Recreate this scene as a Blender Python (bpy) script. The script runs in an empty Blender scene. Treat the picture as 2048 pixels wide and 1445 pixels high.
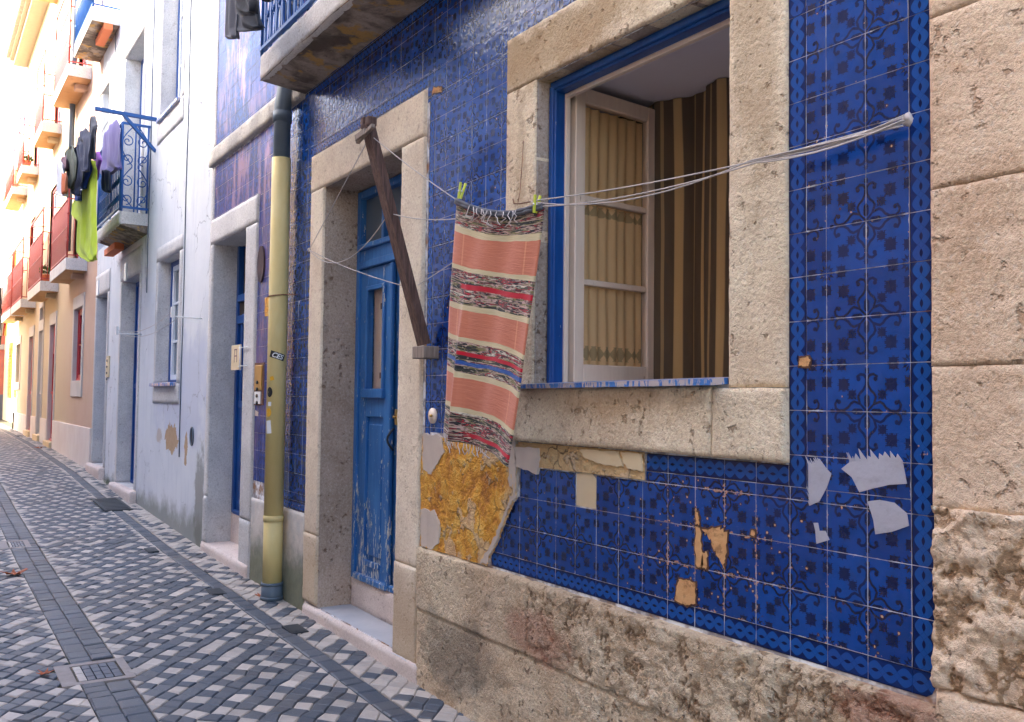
import bpy, math, random
import numpy as np
from mathutils import Vector
R = math.radians
random.seed(7); RNG = np.random.RandomState(5)
S = bpy.context.scene
COL = S.collection

# ------------------------------------------------------------------ camera
CAM = np.array([1.6688, -2.3180, 1.5443]); YAW, PITCH, ROLL, F = R(32.9915), R(2.4011), R(.6753), 1825.6
def _axes():
    f = np.array([-math.cos(YAW)*math.cos(PITCH), math.sin(YAW)*math.cos(PITCH), math.sin(PITCH)])
    r = np.cross(f, [0, 0, 1.]); r /= np.linalg.norm(r); u = np.cross(r, f)
    c, s = math.cos(ROLL), math.sin(ROLL)
    return c*r + s*u, -s*r + c*u, f
CR, CU, CF = _axes()
cd = bpy.data.cameras.new('camera'); cam = bpy.data.objects.new('camera', cd); COL.objects.link(cam)
cd.sensor_width = 36; cd.lens = 36*F/2048; cd.clip_start = .05; cd.clip_end = 3000
from mathutils import Matrix
M4 = Matrix(((CR[0], CU[0], -CF[0], CAM[0]), (CR[1], CU[1], -CF[1], CAM[1]), (CR[2], CU[2], -CF[2], CAM[2]), (0, 0, 0, 1)))
cam.matrix_world = M4; S.camera = cam
S.render.resolution_x, S.render.resolution_y = 1024, 722

# ------------------------------------------------------------------ world, sun, exposure
SUN_EL = 34; SDX, SDY = .57, 1.0       # light travels toward +x, +y, down
w = bpy.data.worlds.new('World'); S.world = w; w.use_nodes = True
nt = w.node_tree; bg = nt.nodes['Background']; sky = nt.nodes.new('ShaderNodeTexSky')
sky.sky_type = 'NISHITA'; sky.sun_disc = False; sky.sun_elevation = R(SUN_EL)
sky.sun_rotation = math.atan2(-SDX, -SDY)
sky.air_density = .8; sky.dust_density = 3.2; sky.ozone_density = .4
nt.links.new(sky.outputs[0], bg.inputs[0]); bg.inputs[1].default_value = .15
ld = bpy.data.lights.new('sun', 'SUN'); ld.energy = 2.0; ld.angle = R(.6); ld.color = (1, .9, .76)
sun = bpy.data.objects.new('sun', ld); COL.objects.link(sun)
d = Vector((SDX, SDY, -math.hypot(SDX, SDY)*math.tan(R(SUN_EL)))).normalized()
sun.rotation_euler = d.to_track_quat('-Z', 'Y').to_euler(); sun.location = (-12, -20, 20)
S.view_settings.view_transform = 'Standard'; S.view_settings.look = 'None'
S.view_settings.exposure = 3.15; S.view_settings.gamma = 1

OPA, OPB, OPC = 8.4, 6.1, 8.2        # heights of the houses across the street, which decide where sun reaches

# ------------------------------------------------------------------ measuring helpers (points on real planes)
def _ray(px, py): return CF + CR*(px-1024)/F - CU*(py-722.5)/F
def onY(px, py, y=0.):
    v = _ray(px, py); return CAM + v*(y-CAM[1])/v[1]
def onX(px, py, x):
    v = _ray(px, py); return CAM + v*(x-CAM[0])/v[0]
def onZ(px, py, z):
    v = _ray(px, py); return CAM + v*(z-CAM[2])/v[2]
def WX(px, py, y=0.): return float(onY(px, py, y)[0])
def WZ(px, py, y=0.): return float(onY(px, py, y)[2])
def PXZ(pts, y=0.): return [(float(a[0]), float(a[2])) for a in (onY(p[0], p[1], y) for p in pts)]
GX = [-60, -34, -24, -19.7, -14, -10.4, -7.3, -4.4, -2.75, 0, 6]
GZ = [.62, .56, .50, .46, .345, .186, .08, .035, .005, -.06, -.2]
def g(x): return float(np.interp(x, GX, GZ))

# ------------------------------------------------------------------ node expressions
class E:
    def __init__(s, k, o): s.k, s.o = k, o
    def _b(s, op, b, r=False): return s.k.m(op, b, s) if r else s.k.m(op, s, b)
    def __add__(s, b): return s._b('ADD', b)
    __radd__ = __add__
    def __sub__(s, b): return s._b('SUBTRACT', b)
    def __rsub__(s, b): return s._b('SUBTRACT', b, True)
    def __mul__(s, b): return s._b('MULTIPLY', b)
    __rmul__ = __mul__
    def __truediv__(s, b): return s._b('DIVIDE', b)
    def __neg__(s): return s*-1
class K:
    def __init__(s, mat): s.t = mat.node_tree; s.N = s.t.nodes; s.L = s.t.links
    def put(s, sock, v):
        if isinstance(v, E): s.L.new(v.o, sock)
        else: sock.default_value = v
    def m(s, op, a, b=0., c=0., clamp=False):
        n = s.N.new('ShaderNodeMath'); n.operation = op; n.use_clamp = clamp
        s.put(n.inputs[0], a); s.put(n.inputs[1], b)
        if op in ('SMOOTH_MIN', 'SMOOTH_MAX', 'PINGPONG', 'MULTIPLY_ADD', 'COMPARE', 'WRAP'): s.put(n.inputs[2], c)
        return E(s, n.outputs[0])
    def mn(s, a, b): return s.m('MINIMUM', a, b)
    def mx(s, a, b): return s.m('MAXIMUM', a, b)
    def ab(s, a): return s.m('ABSOLUTE', a)
    def step(s, a, lo, hi):
        n = s.N.new('ShaderNodeMapRange'); n.interpolation_type = 'SMOOTHSTEP'
        s.put(n.inputs[0], a); n.inputs[1].default_value = lo; n.inputs[2].default_value = hi
        return E(s, n.outputs[0])
    def pos(s):
        if not hasattr(s, '_p'):
            s._p = E(s, s.N.new('ShaderNodeNewGeometry').outputs['Position'])
            n = s.N.new('ShaderNodeSeparateXYZ'); s.L.new(s._p.o, n.inputs[0]); s._xyz = [E(s, o) for o in n.outputs]
        return s._p
    def xyz(s): s.pos(); return s._xyz
    def uv(s):
        if not hasattr(s, '_u'):
            s._uvv = E(s, s.N.new('ShaderNodeTexCoord').outputs['UV'])
            n = s.N.new('ShaderNodeSeparateXYZ'); s.L.new(s._uvv.o, n.inputs[0]); s._u = [E(s, o) for o in n.outputs]
        return s._u
    def vec(s, x, y, z=0.):
        n = s.N.new('ShaderNodeCombineXYZ'); s.put(n.inputs[0], x); s.put(n.inputs[1], y); s.put(n.inputs[2], z); return E(s, n.outputs[0])
    def noise(s, scale, detail=4, rough=.6, v=None, dist=0., col=False, sc=None):
        n = s.N.new('ShaderNodeTexNoise'); v = v or s.pos()
        if sc: v = s.vm('MULTIPLY', v, sc)
        s.put(n.inputs['Vector'], v); n.inputs['Scale'].default_value = scale; n.inputs['Detail'].default_value = detail
        n.inputs['Roughness'].default_value = rough; n.inputs['Distortion'].default_value = dist
        return E(s, n.outputs[1 if col else 0])
    def voro(s, scale, v=None, feature='F1', rnd=1., out=0):
        n = s.N.new('ShaderNodeTexVoronoi'); n.feature = feature
        s.put(n.inputs['Vector'], v or s.pos()); n.inputs['Scale'].default_value = scale; n.inputs['Randomness'].default_value = rnd
        return E(s, n.outputs[out])
    def white(s, v):
        n = s.N.new('ShaderNodeTexWhiteNoise'); n.noise_dimensions = '3D'; s.put(n.inputs['Vector'], v); return E(s, n.outputs[0])
    def vm(s, op, a, b=None):
        n = s.N.new('ShaderNodeVectorMath'); n.operation = op; s.put(n.inputs[0], a)
        if b is not None: s.put(n.inputs[1], b)
        return E(s, n.outputs[1] if op in ('LENGTH', 'DOT_PRODUCT') else n.outputs[0])
    def scale(s, a, f):
        n = s.N.new('ShaderNodeVectorMath'); n.operation = 'SCALE'; s.put(n.inputs[0], a); s.put(n.inputs['Scale'], f); return E(s, n.outputs[0])
    def mix(s, f, a, b, mode='MIX'):
        n = s.N.new('ShaderNodeMix'); n.data_type = 'RGBA'; n.blend_type = mode
        s.put(n.inputs[0], f)
        for i, v in ((6, a), (7, b)): s.put(n.inputs[i], v if isinstance(v, E) else (*v, 1) if len(v) == 3 else v)
        return E(s, n.outputs[2])
    def ramp(s, f, stops, const=False):
        n = s.N.new('ShaderNodeValToRGB'); cr = n.color_ramp; cr.interpolation = 'CONSTANT' if const else 'LINEAR'
        while len(cr.elements) < len(stops): cr.elements.new(.5)
        for e, (p, c) in zip(cr.elements, stops): e.position = p; e.color = (*c, 1) if not isinstance(c, (int, float)) else (c, c, c, 1)
        s.put(n.inputs[0], f); return E(s, n.outputs[0])
    def seg(s, p, a, b):                       # distance to a 2-D segment
        ba = (b[0]-a[0], b[1]-a[1], 0); L2 = ba[0]**2+ba[1]**2
        pa = s.vm('SUBTRACT', p, (a[0], a[1], 0))
        h = s.m('MULTIPLY', s.vm('DOT_PRODUCT', pa, ba), 1/L2, clamp=True)
        n = s.N.new('ShaderNodeVectorMath'); n.operation = 'SCALE'; n.inputs[0].default_value = ba; s.put(n.inputs['Scale'], h)
        return s.vm('DISTANCE_', pa, E(s, n.outputs[0])) if False else s.vm('LENGTH', s.vm('SUBTRACT', pa, E(s, n.outputs[0])))
    def dot(s, p, c): return s.vm('LENGTH', s.vm('SUBTRACT', p, (c[0], c[1], 0)))
    def spot(s, cx, cz, rx, rz, amt=.9, ns=6., soft=.12, seed=0.):   # a ragged patch with a place of its own on the wall
        X, Y, Z = s.xyz()
        a = (X-cx)/rx; b = (Z-cz)/rz
        r = s.m('SQRT', a*a+b*b)
        n = s.noise(ns, 5, .65, v=s.vm('ADD', s.pos(), (seed, 0, seed)))
        return s.step(1.0-r+(n-.5)*amt*2, 0, soft)
def mat(name, fn, bump=None, **kw):
    m = bpy.data.materials.new(name); m.use_nodes = True; k = K(m); b = k.N['Principled BSDF']
    r = fn(k) if fn else {}
    for key, sock in (('base', 'Base Color'), ('rough', 'Roughness'), ('metal', 'Metallic'), ('coat', 'Coat Weight'), ('croug', 'Coat Roughness'),
                      ('trans', 'Transmission Weight'), ('ior', 'IOR'), ('spec', 'Specular IOR Level'), ('alpha', 'Alpha'), ('sheen', 'Sheen Weight'), ('sub', 'Subsurface Weight')):
        v = r.get(key, kw.get(key))
        if v is None: continue
        if key == 'base' and not isinstance(v, E): v = (*v, 1)
        k.put(b.inputs[sock], v)
    h = r.get('h')
    if h is not None:
        n = k.N.new('ShaderNodeBump'); n.inputs['Strength'].default_value = r.get('hs', .6); n.inputs['Distance'].default_value = r.get('hd', .01)
        k.put(n.inputs['Height'], h); k.L.new(n.outputs[0], b.inputs['Normal'])
        if 'coat' in r: k.L.new(n.outputs[0], b.inputs['Coat Normal'])
    return m
M = {}

# ---- azulejo glaze
def azul(worn):
    def fn(k):
        u, v, _ = k.uv()
        W = k.vec(u, v, 0.)
        pu = k.m('PINGPONG', u, 1.); pv = k.m('PINGPONG', v, 1.)
        p = k.vec(k.mx(pu, pv), k.mn(pu, pv), 0.)
        wob = k.noise(9, 2, .5, v=W)
        line = None
        P = [(0, 0), (.15, .16), (.31, .21), (.385, .17), (.45, .09), (.56, .025), (.69, .015), (.765, .06), (.785, .15), (.735, .23), (.68, .2)]
        for a, b in zip(P, P[1:]):
            dd = k.seg(p, a, b); line = dd if line is None else k.mn(line, dd)
        dark = k.mn(line - .028, k.dot(p, (.685, .2)) - .048)
        dark = k.mn(dark, k.seg(p, (.16, 0), (.29, 0)) - .066)            # eye of the petal
        dark = k.mn(dark, k.dot(p, (.345, 0)) - .03)
        def leaf(c, r, jag=.22):
            q = k.vm('SUBTRACT', p, (c[0], c[1], 0)); n = k.N.new('ShaderNodeSeparateXYZ'); k.put(n.inputs[0], q)
            a, b = k.ab(E(k, n.outputs[0])), k.ab(E(k, n.outputs[1]))
            box = k.mx(a, b); dia = (a+b)*.60
            wv = k.m('SINE', (a+b)*k.ab(a-b)*1800.)*.008
            return k.mn(box*1.22, dia*1.35)*.9 + k.mn(a, b)*-.30 - r*.86 + k.m('SINE', E(k, n.outputs[0])*150.)*.010+k.m('SINE', E(k, n.outputs[1])*150.)*.010
        dark = k.mn(dark, leaf((.36, .36), .092)); dark = k.mn(dark, leaf((.565, .565), .127))
        dark = k.mn(dark, leaf((.985, .62), .108)); dark = k.mn(dark, leaf((.86, .0), .05))
        q = k.vm('SUBTRACT', p, (1, 1, 0)); rr = k.vm('LENGTH', q)
        n = k.N.new('ShaderNodeSeparateXYZ'); k.put(n.inputs[0], q)
        an = k.m('ARCTAN2', E(k, n.outputs[1]), E(k, n.outputs[0]))
        spokes = k.ab(k.m('SINE', an*6.))*rr*.34 + k.ab(rr-.14)*.62 - .05
        dark = k.mn(dark, spokes)
        mask = 1.0 - k.step(dark + (wob-.5)*.012, -.006, .008)
        fu = k.m('FLOOR', u); fv = k.m('FLOOR', v); rnd = k.white(k.vec(fu, fv, 3.)); rnd2 = k.white(k.vec(fu, fv, 9.))
        soft = k.noise(2.2, 3, .5, v=W)
        b0 = k.mix(rnd, (.0003, .035, .21), (.0008, .062, .32)); b0 = k.mix(k.step(soft, .35, .75)*.5, b0, (.0006, .034, .16))
        d0 = k.mix(rnd2, (.0004, .003, .032), (.0006, .006, .055))
        col = k.mix(mask*(rnd2*.2+.8), b0, d0)
        eu = k.ab(k.m('FRACT', u)-.5); ev = k.ab(k.m('FRACT', v)-.5); edge = k.mx(eu, ev)      # .5 on a joint
        n1 = k.noise(1.1, 2, .5, v=W); n2 = k.noise(10, 4, .7, v=W); n3 = k.noise(34, 3, .6, v=W)
        X, Y, Z = k.xyz()
        dmg = k.spot(-.62, 1.0, .55, .32, .8, 3., .5) + k.spot(.05, .78, .5, .25, .6, 3., .5)*.6
        chip = k.step(n2*1.0 + k.step(edge, .36, .5)*.26 + n1*.22 + dmg*.10 - .985, .0, .035)
        fleck = k.step(n3 + dmg*.09 - .79, 0, .02)*.8
        wv_ = k.vm('ADD', W, k.scale(k.noise(22, 3, .6, v=W, col=True), .05)); vd = k.voro(4.2, v=wv_); gate = k.step(k.noise(2.6, 2, .5, v=k.vm('ADD', W, (5, 5, 0)))+dmg*.20, .60, .64)
        halo = (1-k.step(vd, .17, .24))*gate; core = (1-k.step(vd, .10, .13))*gate
        smear = k.step(edge+(k.noise(1.6, 2, .6, v=W)-.5)*.07+(k.noise(9, 3, .6, v=W)-.5)*.035, .493, .502)*.9
        rust = k.step(edge+(k.noise(2.2, 5, .7, v=k.vm('ADD', W, (3, 8, 0)))-.5)*.36+dmg*.012, .525, .565)
        if worn:
            st = k.noise(3., 5, .7, sc=(4, 1, .8)); st2 = k.noise(1.2, 3, .6)
            wm = k.step(st*.8+st2*.5, .62, .76)*worn
            pink = k.mix(k.noise(5, 3), (.46, .20, .15), (.34, .27, .46))
            col = k.mix(wm, col, pink); pl = k.step(k.noise(.9, 2)+.0, .4, .6)*.65*min(1, worn); col = k.mix(pl, col, (.02, .028, .20))
        col = k.mix(rust*.8, col, k.mix(n3, (.10, .035, .012), (.30, .12, .05))); col = k.mix(smear*(1-rust*.5), col, k.mix(n3, (.52, .52, .56), (.78, .78, .80))); col = k.mix(halo*.85, col, (.06, .022, .012)); col = k.mix(core, col, (.66, .38, .20))
        col = k.mix(chip, col, k.mix(n3, (.24, .07, .02), (.75, .42, .22))); col = k.mix(fleck*(1-chip), col, (.55, .6, .72))
        glz = 1 - k.mx(k.mx(chip, fleck), k.mx(core, smear))
        rip = k.noise(4.5, 3, .6, v=W, dist=.6); fine = k.noise(40, 2, .5, v=W)
        return dict(base=col, rough=.60-glz*(.28 if worn else .50) + k.noise(6, 3, v=W)*.06, h=rip*.5+fine*.03-chip*.35-mask*.01, hs=.40, hd=.010, spec=.22 if worn else .6, ior=1.45 if worn else 1.6)
    return fn
M['tile'] = mat('azulejo_glaze', azul(0)); M['tile_worn'] = mat('azulejo_glaze_worn', azul(.75)); M['tile_sun_streaked'] = mat('azulejo_worn_sun_streaked', azul(.85))
def braid(k):      # uv: u along the band in tiles, v across the band -0.5..0.5
    u, v, _ = k.uv(); ph = u*(math.pi*3)
    a = k.m('SINE', ph)*.225; s1 = k.ab(v-a); s2 = k.ab(v+a)
    st = 1-k.step(k.mn(s1, s2), .145, .16)
    over = k.step(k.ab(k.mx(s1, s2)-.155), .0, .03)
    eye = 1-k.step(k.ab(v)+k.ab(k.m('COSINE', ph))*.26, .17, .19)
    rnd = k.white(k.vec(k.m('FLOOR', u), 1., 2.))
    n = k.noise(3, 3, v=k.vec(u, v))
    base = k.mix(rnd, (.0005, .009, .07), (.0008, .018, .12)); base = k.mix(eye, base, (.001, .005, .05))
    base = k.mix(st*(over*.35+.65), base, k.mix(rnd, (.006, .078, .33), (.010, .062, .28)))
    base = k.mix(k.step(k.ab(v), .43, .45)*.8, base, (.001, .003, .025))
    n2 = k.noise(9, 4, .7); n3 = k.noise(70, 3, .6); ch = k.step(n2*.7+k.noise(30, 3)*.3 - .66, 0, .03); fl = k.step(n3-.74, 0, .02)*.7
    jn = k.step(k.ab(k.m('FRACT', u)-.5)+(k.noise(6, 4)-.5)*.06, .496, .504); base = k.mix(jn, base, (.62, .62, .65)); base = k.mix(ch, base, (.45, .24, .12)); base = k.mix(fl, base, (.5, .55, .7))
    return dict(base=base, rough=.14+ch*.4, h=n*.4-ch*.3, hs=.3, hd=.008, spec=.5)
M['braid'] = mat('azulejo_border', braid)
M['grout'] = mat('grout', lambda k: dict(base=k.mix(k.step(k.noise(7, 4), .52, .66), k.mix(k.step(k.noise(13, 3), .4, .6), (.30, .27, .27), (.78, .78, .80)), (.30, .15, .07)), rough=.95, h=k.noise(90, 3), hs=.4, hd=.003))

# ---- stone
def stone(c1, c2, stain=(.38, .17, .06), samt=.5, pit=.5, hs=.8, hd=.012, sc=1., grey=0., extra=None):
    def fn(k):
        n = k.noise(2.2*sc, 5, .6); n2 = k.noise(11*sc, 6, .68); n3 = k.noise(60*sc, 4, .75); vo = k.voro(34*sc); cav = k.uv()[0]; n5 = k.noise(85*sc, 4, .8)
        col = k.mix(k.step(n, .32, .68), c1, c2); col = k.mix(k.step(k.noise(4.3*sc, 4, .6), .45, .7)*.35, col, (c2[0]*1.1, c2[1]*1.05, c2[2]*1.1)); col = k.mix(k.step(n5, .53, .63)*.42, col, (c1[0]*.6, c1[1]*.48, c1[2]*.38)); col = k.mix(k.step(1-n5, .54, .64)*.45, col, (min(1, c2[0]*1.25), min(1, c2[1]*1.25), min(1, c2[2]*1.25)))
        col = k.mix(k.step(cav+(n2-.5)*.4, .6, 1.05)*.5, col, (stain[0]*1.05, stain[1]*1.2, stain[2]*1.3)); col = k.mix(k.step(cav+(n3-.5)*.5, .95, 1.2)*.5, col, (.16, .09, .045))  # brown pits, with cavities darkened in colour to deepen weakly shaded relief
        col = k.mix(k.step(n2*.7+n3*.3, .56, .70)*samt*.8, col, stain)
        pits = k.step(k.noise(27*sc, 3, .6)+k.noise(5*sc, 2)*.45, .835, .95)
        col = k.mix(pits*pit, col, (stain[0]*.6, stain[1]*.5, stain[2]*.45))
        speck = k.step(n3, .54, .68); col = k.mix(speck*.45, col, (c1[0]*.55, c1[1]*.5, c1[2]*.48))
        col = k.mix((1-k.step(n3, .32, .46))*.35, col, (.75, .68, .6))
        if grey: col = k.mix(k.step(k.noise(1.3, 5, .7), .45, .7)*grey, col, (.16, .15, .14))
        if extra: col = extra(k, col)
        return dict(base=col, rough=.9, h=n2*.9+n3*.8+n5*.35-pits*.7+k.step(vo, 0, .5)*.15, hs=hs, hd=hd)
    return fn
def win_extra(k, col):
    X, Y, Z = k.xyz(); st = k.noise(3, 4, .6, sc=(2.5, 1, .6))
    band = k.step(Z, 1.50, 1.56)*(1-k.step(Z, 1.585, 1.61))*k.step(X, -1.6, -1.5)
    c = k.mix(k.spot(-1.05, 1.52, .65, .09, 1.3, 9, .9)*.40, col, (.48, .27, .11))
    c = k.mix(k.spot(-1.7, 3.12, .9, .16, .9, 6, .4)*.55, c, (.34, .19, .06))
    c = k.mix(k.spot(-.42, 2.9, .12, .8, .9, 8, .4)*.35, c, (.30, .17, .06))
    c = k.mix(k.spot(-1.83, 2.2, .06, .9, .9, 9, .4)*.3, c, (.30, .17, .06))
    return c
M['stone_win'] = mat('limestone_window', stone((.72, .54, .36), (.92, .77, .54), (.44, .25, .10), .7, .62, 1., .014, extra=win_extra))
M['stone_door'] = mat('limestone_door', stone((.68, .55, .41), (.86, .74, .56), (.42, .27, .13), .33, .35, .6, .006, extra=lambda k, c: k.mix((1-k.step(k.xyz()[2]+k.noise(3, 4)*.5, .55, 1.05))*.5, c, (.36, .23, .11))))
M['stone_cool'] = mat('limestone_cool', stone((.50, .49, .48), (.64, .62, .59), (.34, .30, .26), .30, .35, .6, .006, grey=.15))
M['stone_ledge'] = mat('weathered_ledge', stone((.34, .32, .30), (.56, .52, .46), (.28, .18, .09), .5, .5, .8, .01, grey=.4))
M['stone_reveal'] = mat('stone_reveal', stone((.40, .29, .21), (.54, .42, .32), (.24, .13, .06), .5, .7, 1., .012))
M['stone_plinth'] = mat('limestone_plinth', stone((.72, .50, .31), (.93, .74, .50), (.36, .16, .05), .42, .6, 1., .030, 1., .12,
    extra=lambda k, c: k.mix(k.spot(-2.35, .28, .45, .22, .8, 4, .5)*.5, k.mix(k.spot(-1.62, .52, .28, .14, .7, 8, .4)*.45, k.mix(k.spot(.1, .68, .2, .1, .8, 9, .4)*.5, c, (.42, .12, .07)), (.46, .15, .10)), (.12, .115, .10))))
M['stone_right'] = mat('limestone_rough', stone((.74, .50, .32), (.93, .70, .48), (.50, .22, .06), .6, .5, 1., .016))
M['stone_step'] = mat('stone_step', stone((.62, .51, .45), (.72, .61, .54), (.32, .20, .12), .35, .4, .5, .005))
M['step_top'] = mat('worn_step_top', lambda k: dict(base=k.mix(k.noise(6, 5, .7), (.36, .38, .42), (.58, .58, .60)), rough=.42, h=k.noise(14, 4), hs=.3, hd=.01))
def slabu(k):
    n = k.noise(2.6, 5, .65, dist=.4); n2 = k.noise(14, 5, .7); X, Y, Z = k.xyz()
    c = k.mix(k.step(n, .40, .60), (.13, .095, .07), (.44, .35, .27)); c = k.mix(k.step(n2, .52, .7)*.6, c, (.07, .055, .045))
    c = k.mix(k.step(k.noise(5, 4, .6, v=k.vm('ADD', k.pos(), (7, 3, 1))), .54, .62)*.9, c, (.52, .30, .08))
    return dict(base=c, rough=.95, h=n2+n*1.2, hs=.9, hd=.012)
M['slab_under'] = mat('stained_slab', slabu)
M['slab_edge'] = mat('slab_edge', stone((.62, .59, .55), (.74, .70, .64), (.40, .24, .12), .35, .3, .6, .008))

# ---- plasters
def plaster(c1, c2, patches=None, rough=.9, stain=.3, dirt=(.3, .3, .34)):
    def fn(k):
        X, Y, Z = k.xyz()
        n = k.noise(1.1, 5, .62); st = k.noise(2.2, 5, .7, sc=(3.5, 3.5, .5)); f = k.noise(45, 4, .6)
        c = k.mix(k.step(n, .35, .65), c1, c2); c = k.mix(k.step(st, .5, .75)*stain, c, dirt)
        c = k.mix(k.step(f, .5, .8)*.12, c, dirt)
        h = n*.6+f*.25+k.noise(9, 4)*.5
        if patches: c, h = patches(k, c, h)
        return dict(base=c, rough=rough, h=h, hs=.5, hd=.010)
    return fn
def white_patches(k, c, h):
    X, Y, Z = k.xyz()
    cx, cz = WX(350, 885), WZ(350, 885)
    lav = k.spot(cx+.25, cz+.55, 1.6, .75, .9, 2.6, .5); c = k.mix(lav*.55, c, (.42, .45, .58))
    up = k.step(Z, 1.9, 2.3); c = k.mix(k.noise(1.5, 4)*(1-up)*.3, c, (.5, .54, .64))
    a = k.spot(WX(342, 878), WZ(342, 878), .30, .155, 1.05, 6, .05); b = k.spot(WX(372, 895), WZ(372, 895), .07, .16, 1.1, 9, .05, 3.)
    s = k.spot(WX(318, 872), WZ(318, 872), .16, .09, .8, 9, .3, 5.)
    c = k.mix(s*.7, c, (.45, .36, .28)); br = k.mix(k.noise(22, 4), (.30, .17, .08), (.52, .38, .24))
    pm = k.mx(a, b); c = k.mix(pm, c, br)
    e = k.spot(WX(236, 880), .9, .16, .8, .8, 6, .4, 9.); c = k.mix(e*.4, c, (.40, .33, .28))
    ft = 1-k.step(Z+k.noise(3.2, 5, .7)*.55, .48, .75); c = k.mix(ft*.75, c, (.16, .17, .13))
    rt = k.spot(-7.45, .45, .22, .7, .9, 5, .4, 2.); c = k.mix(rt*.7, c, (.15, .15, .12))
    tan = k.spot(WX(262, 545), WZ(262, 545), .9, .75, .6, 3, .6, 4.); c = k.mix(tan*.6, c, (.62, .46, .36))
    ln = k.spot(-10.3, 5.2, .12, 2.6, .9, 6, .4); c = k.mix(ln*.5, c, (.22, .25, .36))
    wp = k.vm('ADD', k.pos(), k.scale(k.noise(3, 4, .6, col=True), .5)); ce = k.voro(.9, v=wp, feature='DISTANCE_TO_EDGE'); cg = k.step(k.noise(.8, 3, .6, v=k.vm('ADD', k.pos(), (4, 0, 9))), .48, .58)
    cr = (1-k.step(ce, .0, .010))*cg; c = k.mix(cr*.7, c, (.20, .20, .22))
    run = k.step(k.noise(1.7, 5, .7, sc=(5, 5, .22)), .55, .72); c = k.mix(run*.35, c, (.40, .40, .42))
    return c, h - pm*1.6 - cr
M['white_wall'] = mat('white_plaster', plaster((.60, .62, .64), (.69, .70, .71), white_patches, stain=.45, dirt=(.44, .46, .52)))
M['peach'] = mat('peach_plaster', plaster((.52, .34, .25), (.56, .39, .29), lambda k, c, h: (k.mix(k.step(k.xyz()[0], -19, -15), (.55, .44, .29), c), h), stain=.1, dirt=(.7, .42, .3)))  # peach shifts to yellow along the facade: change of light painted in
M['peach_base'] = mat('pale_stone_base', plaster((.72, .62, .56), (.78, .70, .64), stain=.2, dirt=(.5, .42, .36)))
M['frame_far'] = mat('stone_surround_far', plaster((.50, .46, .42), (.60, .55, .50), stain=.2))
def ochre(k):
    n = k.noise(4, 6, .7); n2 = k.noise(16, 5, .7); n3 = k.noise(60, 3)
    c = k.ramp(n*.7+n2*.3, [(.30, (.22, .07, .015)), (.42, (.56, .22, .03)), (.50, (.76, .36, .04)), (.60, (.82, .50, .12)), (.70, (.82, .68, .42))])
    X, Y, Z = k.xyz()
    tan = k.step(X+(n-.5)*.5, -1.98, -1.85); c = k.mix(tan*.75, c, k.mix(n2, (.62, .42, .20), (.70, .55, .34)))
    c = k.mix(k.step(n2, .60, .70)*.5, c, (.20, .08, .03)); c = k.mix(k.step(n3, .68, .74)*.5, c, (.8, .7, .55))
    wp = k.vm('ADD', k.pos(), k.scale(k.noise(9, 4, .6, col=True), .12)); ce = k.voro(7., v=wp, feature='DISTANCE_TO_EDGE'); cr = (1-k.step(ce, .0, .03))*k.step(n, .45, .6)
    c = k.mix(cr*.8, c, (.14, .05, .02)); lay = k.step(k.noise(5.5, 4, .6, v=k.vm('ADD', k.pos(), (3, 3, 3))), .55, .575); c = k.mix(lay*.55, c, (.66, .50, .34))
    return dict(base=c, rough=.95, h=n*1.4+n2*.9+n3*.3-cr*1.2+lay*.8, hs=1., hd=.03)
M['ochre'] = mat('ochre_render', ochre)
M['patch'] = mat('grey_plaster_patch', plaster((.48, .39, .33), (.62, .52, .43), stain=.3, dirt=(.36, .27, .2)))
M['creampl'] = mat('cream_peeling_plaster', plaster((.66, .50, .28), (.72, .58, .38), stain=.35, dirt=(.55, .32, .10)))
def mossbase(k):
    X, Y, Z = k.xyz(); n = k.noise(3, 5, .7); n2 = k.noise(18, 4, .7)
    c = k.mix(k.step(n, .4, .6), (.52, .50, .48), (.62, .56, .50)); c = k.mix(k.spot(-5.0, .62, .14, .3, .6, 5, .4)*.7, c, (.56, .42, .28))
    m = 1-k.step(Z+n*.7, .55, 1.0); c = k.mix(m*.85, c, k.mix(n2, (.05, .06, .03), (.18, .20, .10)))
    return dict(base=c, rough=.95, h=n2+n, hs=.6, hd=.01)
M['moss'] = mat('mossy_render', mossbase)
M['terracotta'] = mat('bare_tile_biscuit', lambda k: dict(base=k.mix(k.step(k.noise(17, 5, .75), .52, .62)*.6, k.mix(k.noise(14, 4, .7), (.50, .22, .07), (.80, .48, .22)), (.22, .09, .03)), rough=.9, h=k.noise(30, 4), hs=.9, hd=.01))
M['rim_brown'] = mat('brown_recess_rim', lambda k: dict(base=k.mix(k.noise(30, 3), (.05, .02, .012), (.14, .055, .025)), rough=.8))  # dark brown edge colour that makes each flat chip look recessed
M['fired'] = mat('terracotta_block', lambda k: dict(base=(.62, .16, .06), rough=.85))

# ---- paint, wood, metal, glass, cloth
def paint(c1, c2, peel=.0, under=(.62, .60, .52), rough=.4, pz=None):
    def fn(k):
        X, Y, Z = k.xyz(); n = k.noise(3, 4, .6); gr = k.noise(9, 5, .7, sc=(5, 5, .35)); f = k.noise(28, 4, .65, sc=(2.2, 2.2, .5))
        c = k.mix(k.step(n*.5+gr*.5, .35, .65), c1, c2)
        h = gr*.4+k.noise(60, 2)*.1
        if peel:
            pm = k.step(f*.72+k.noise(6, 3, .5, sc=(3, 3, .5))*.4, .60+.16*(1-peel), .63+.16*(1-peel))
            if pz: pm = k.step(f*.72+k.noise(6, 3, .5, sc=(3, 3, .5))*.4 + (1-k.step(Z, pz[0], pz[1]))*.10, .60+.16*(1-peel), .63+.16*(1-peel))
            c = k.mix(pm, c, under); h = h-pm*.5
        return dict(base=c, rough=rough, h=h, hs=.35, hd=.004)
    return fn
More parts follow.
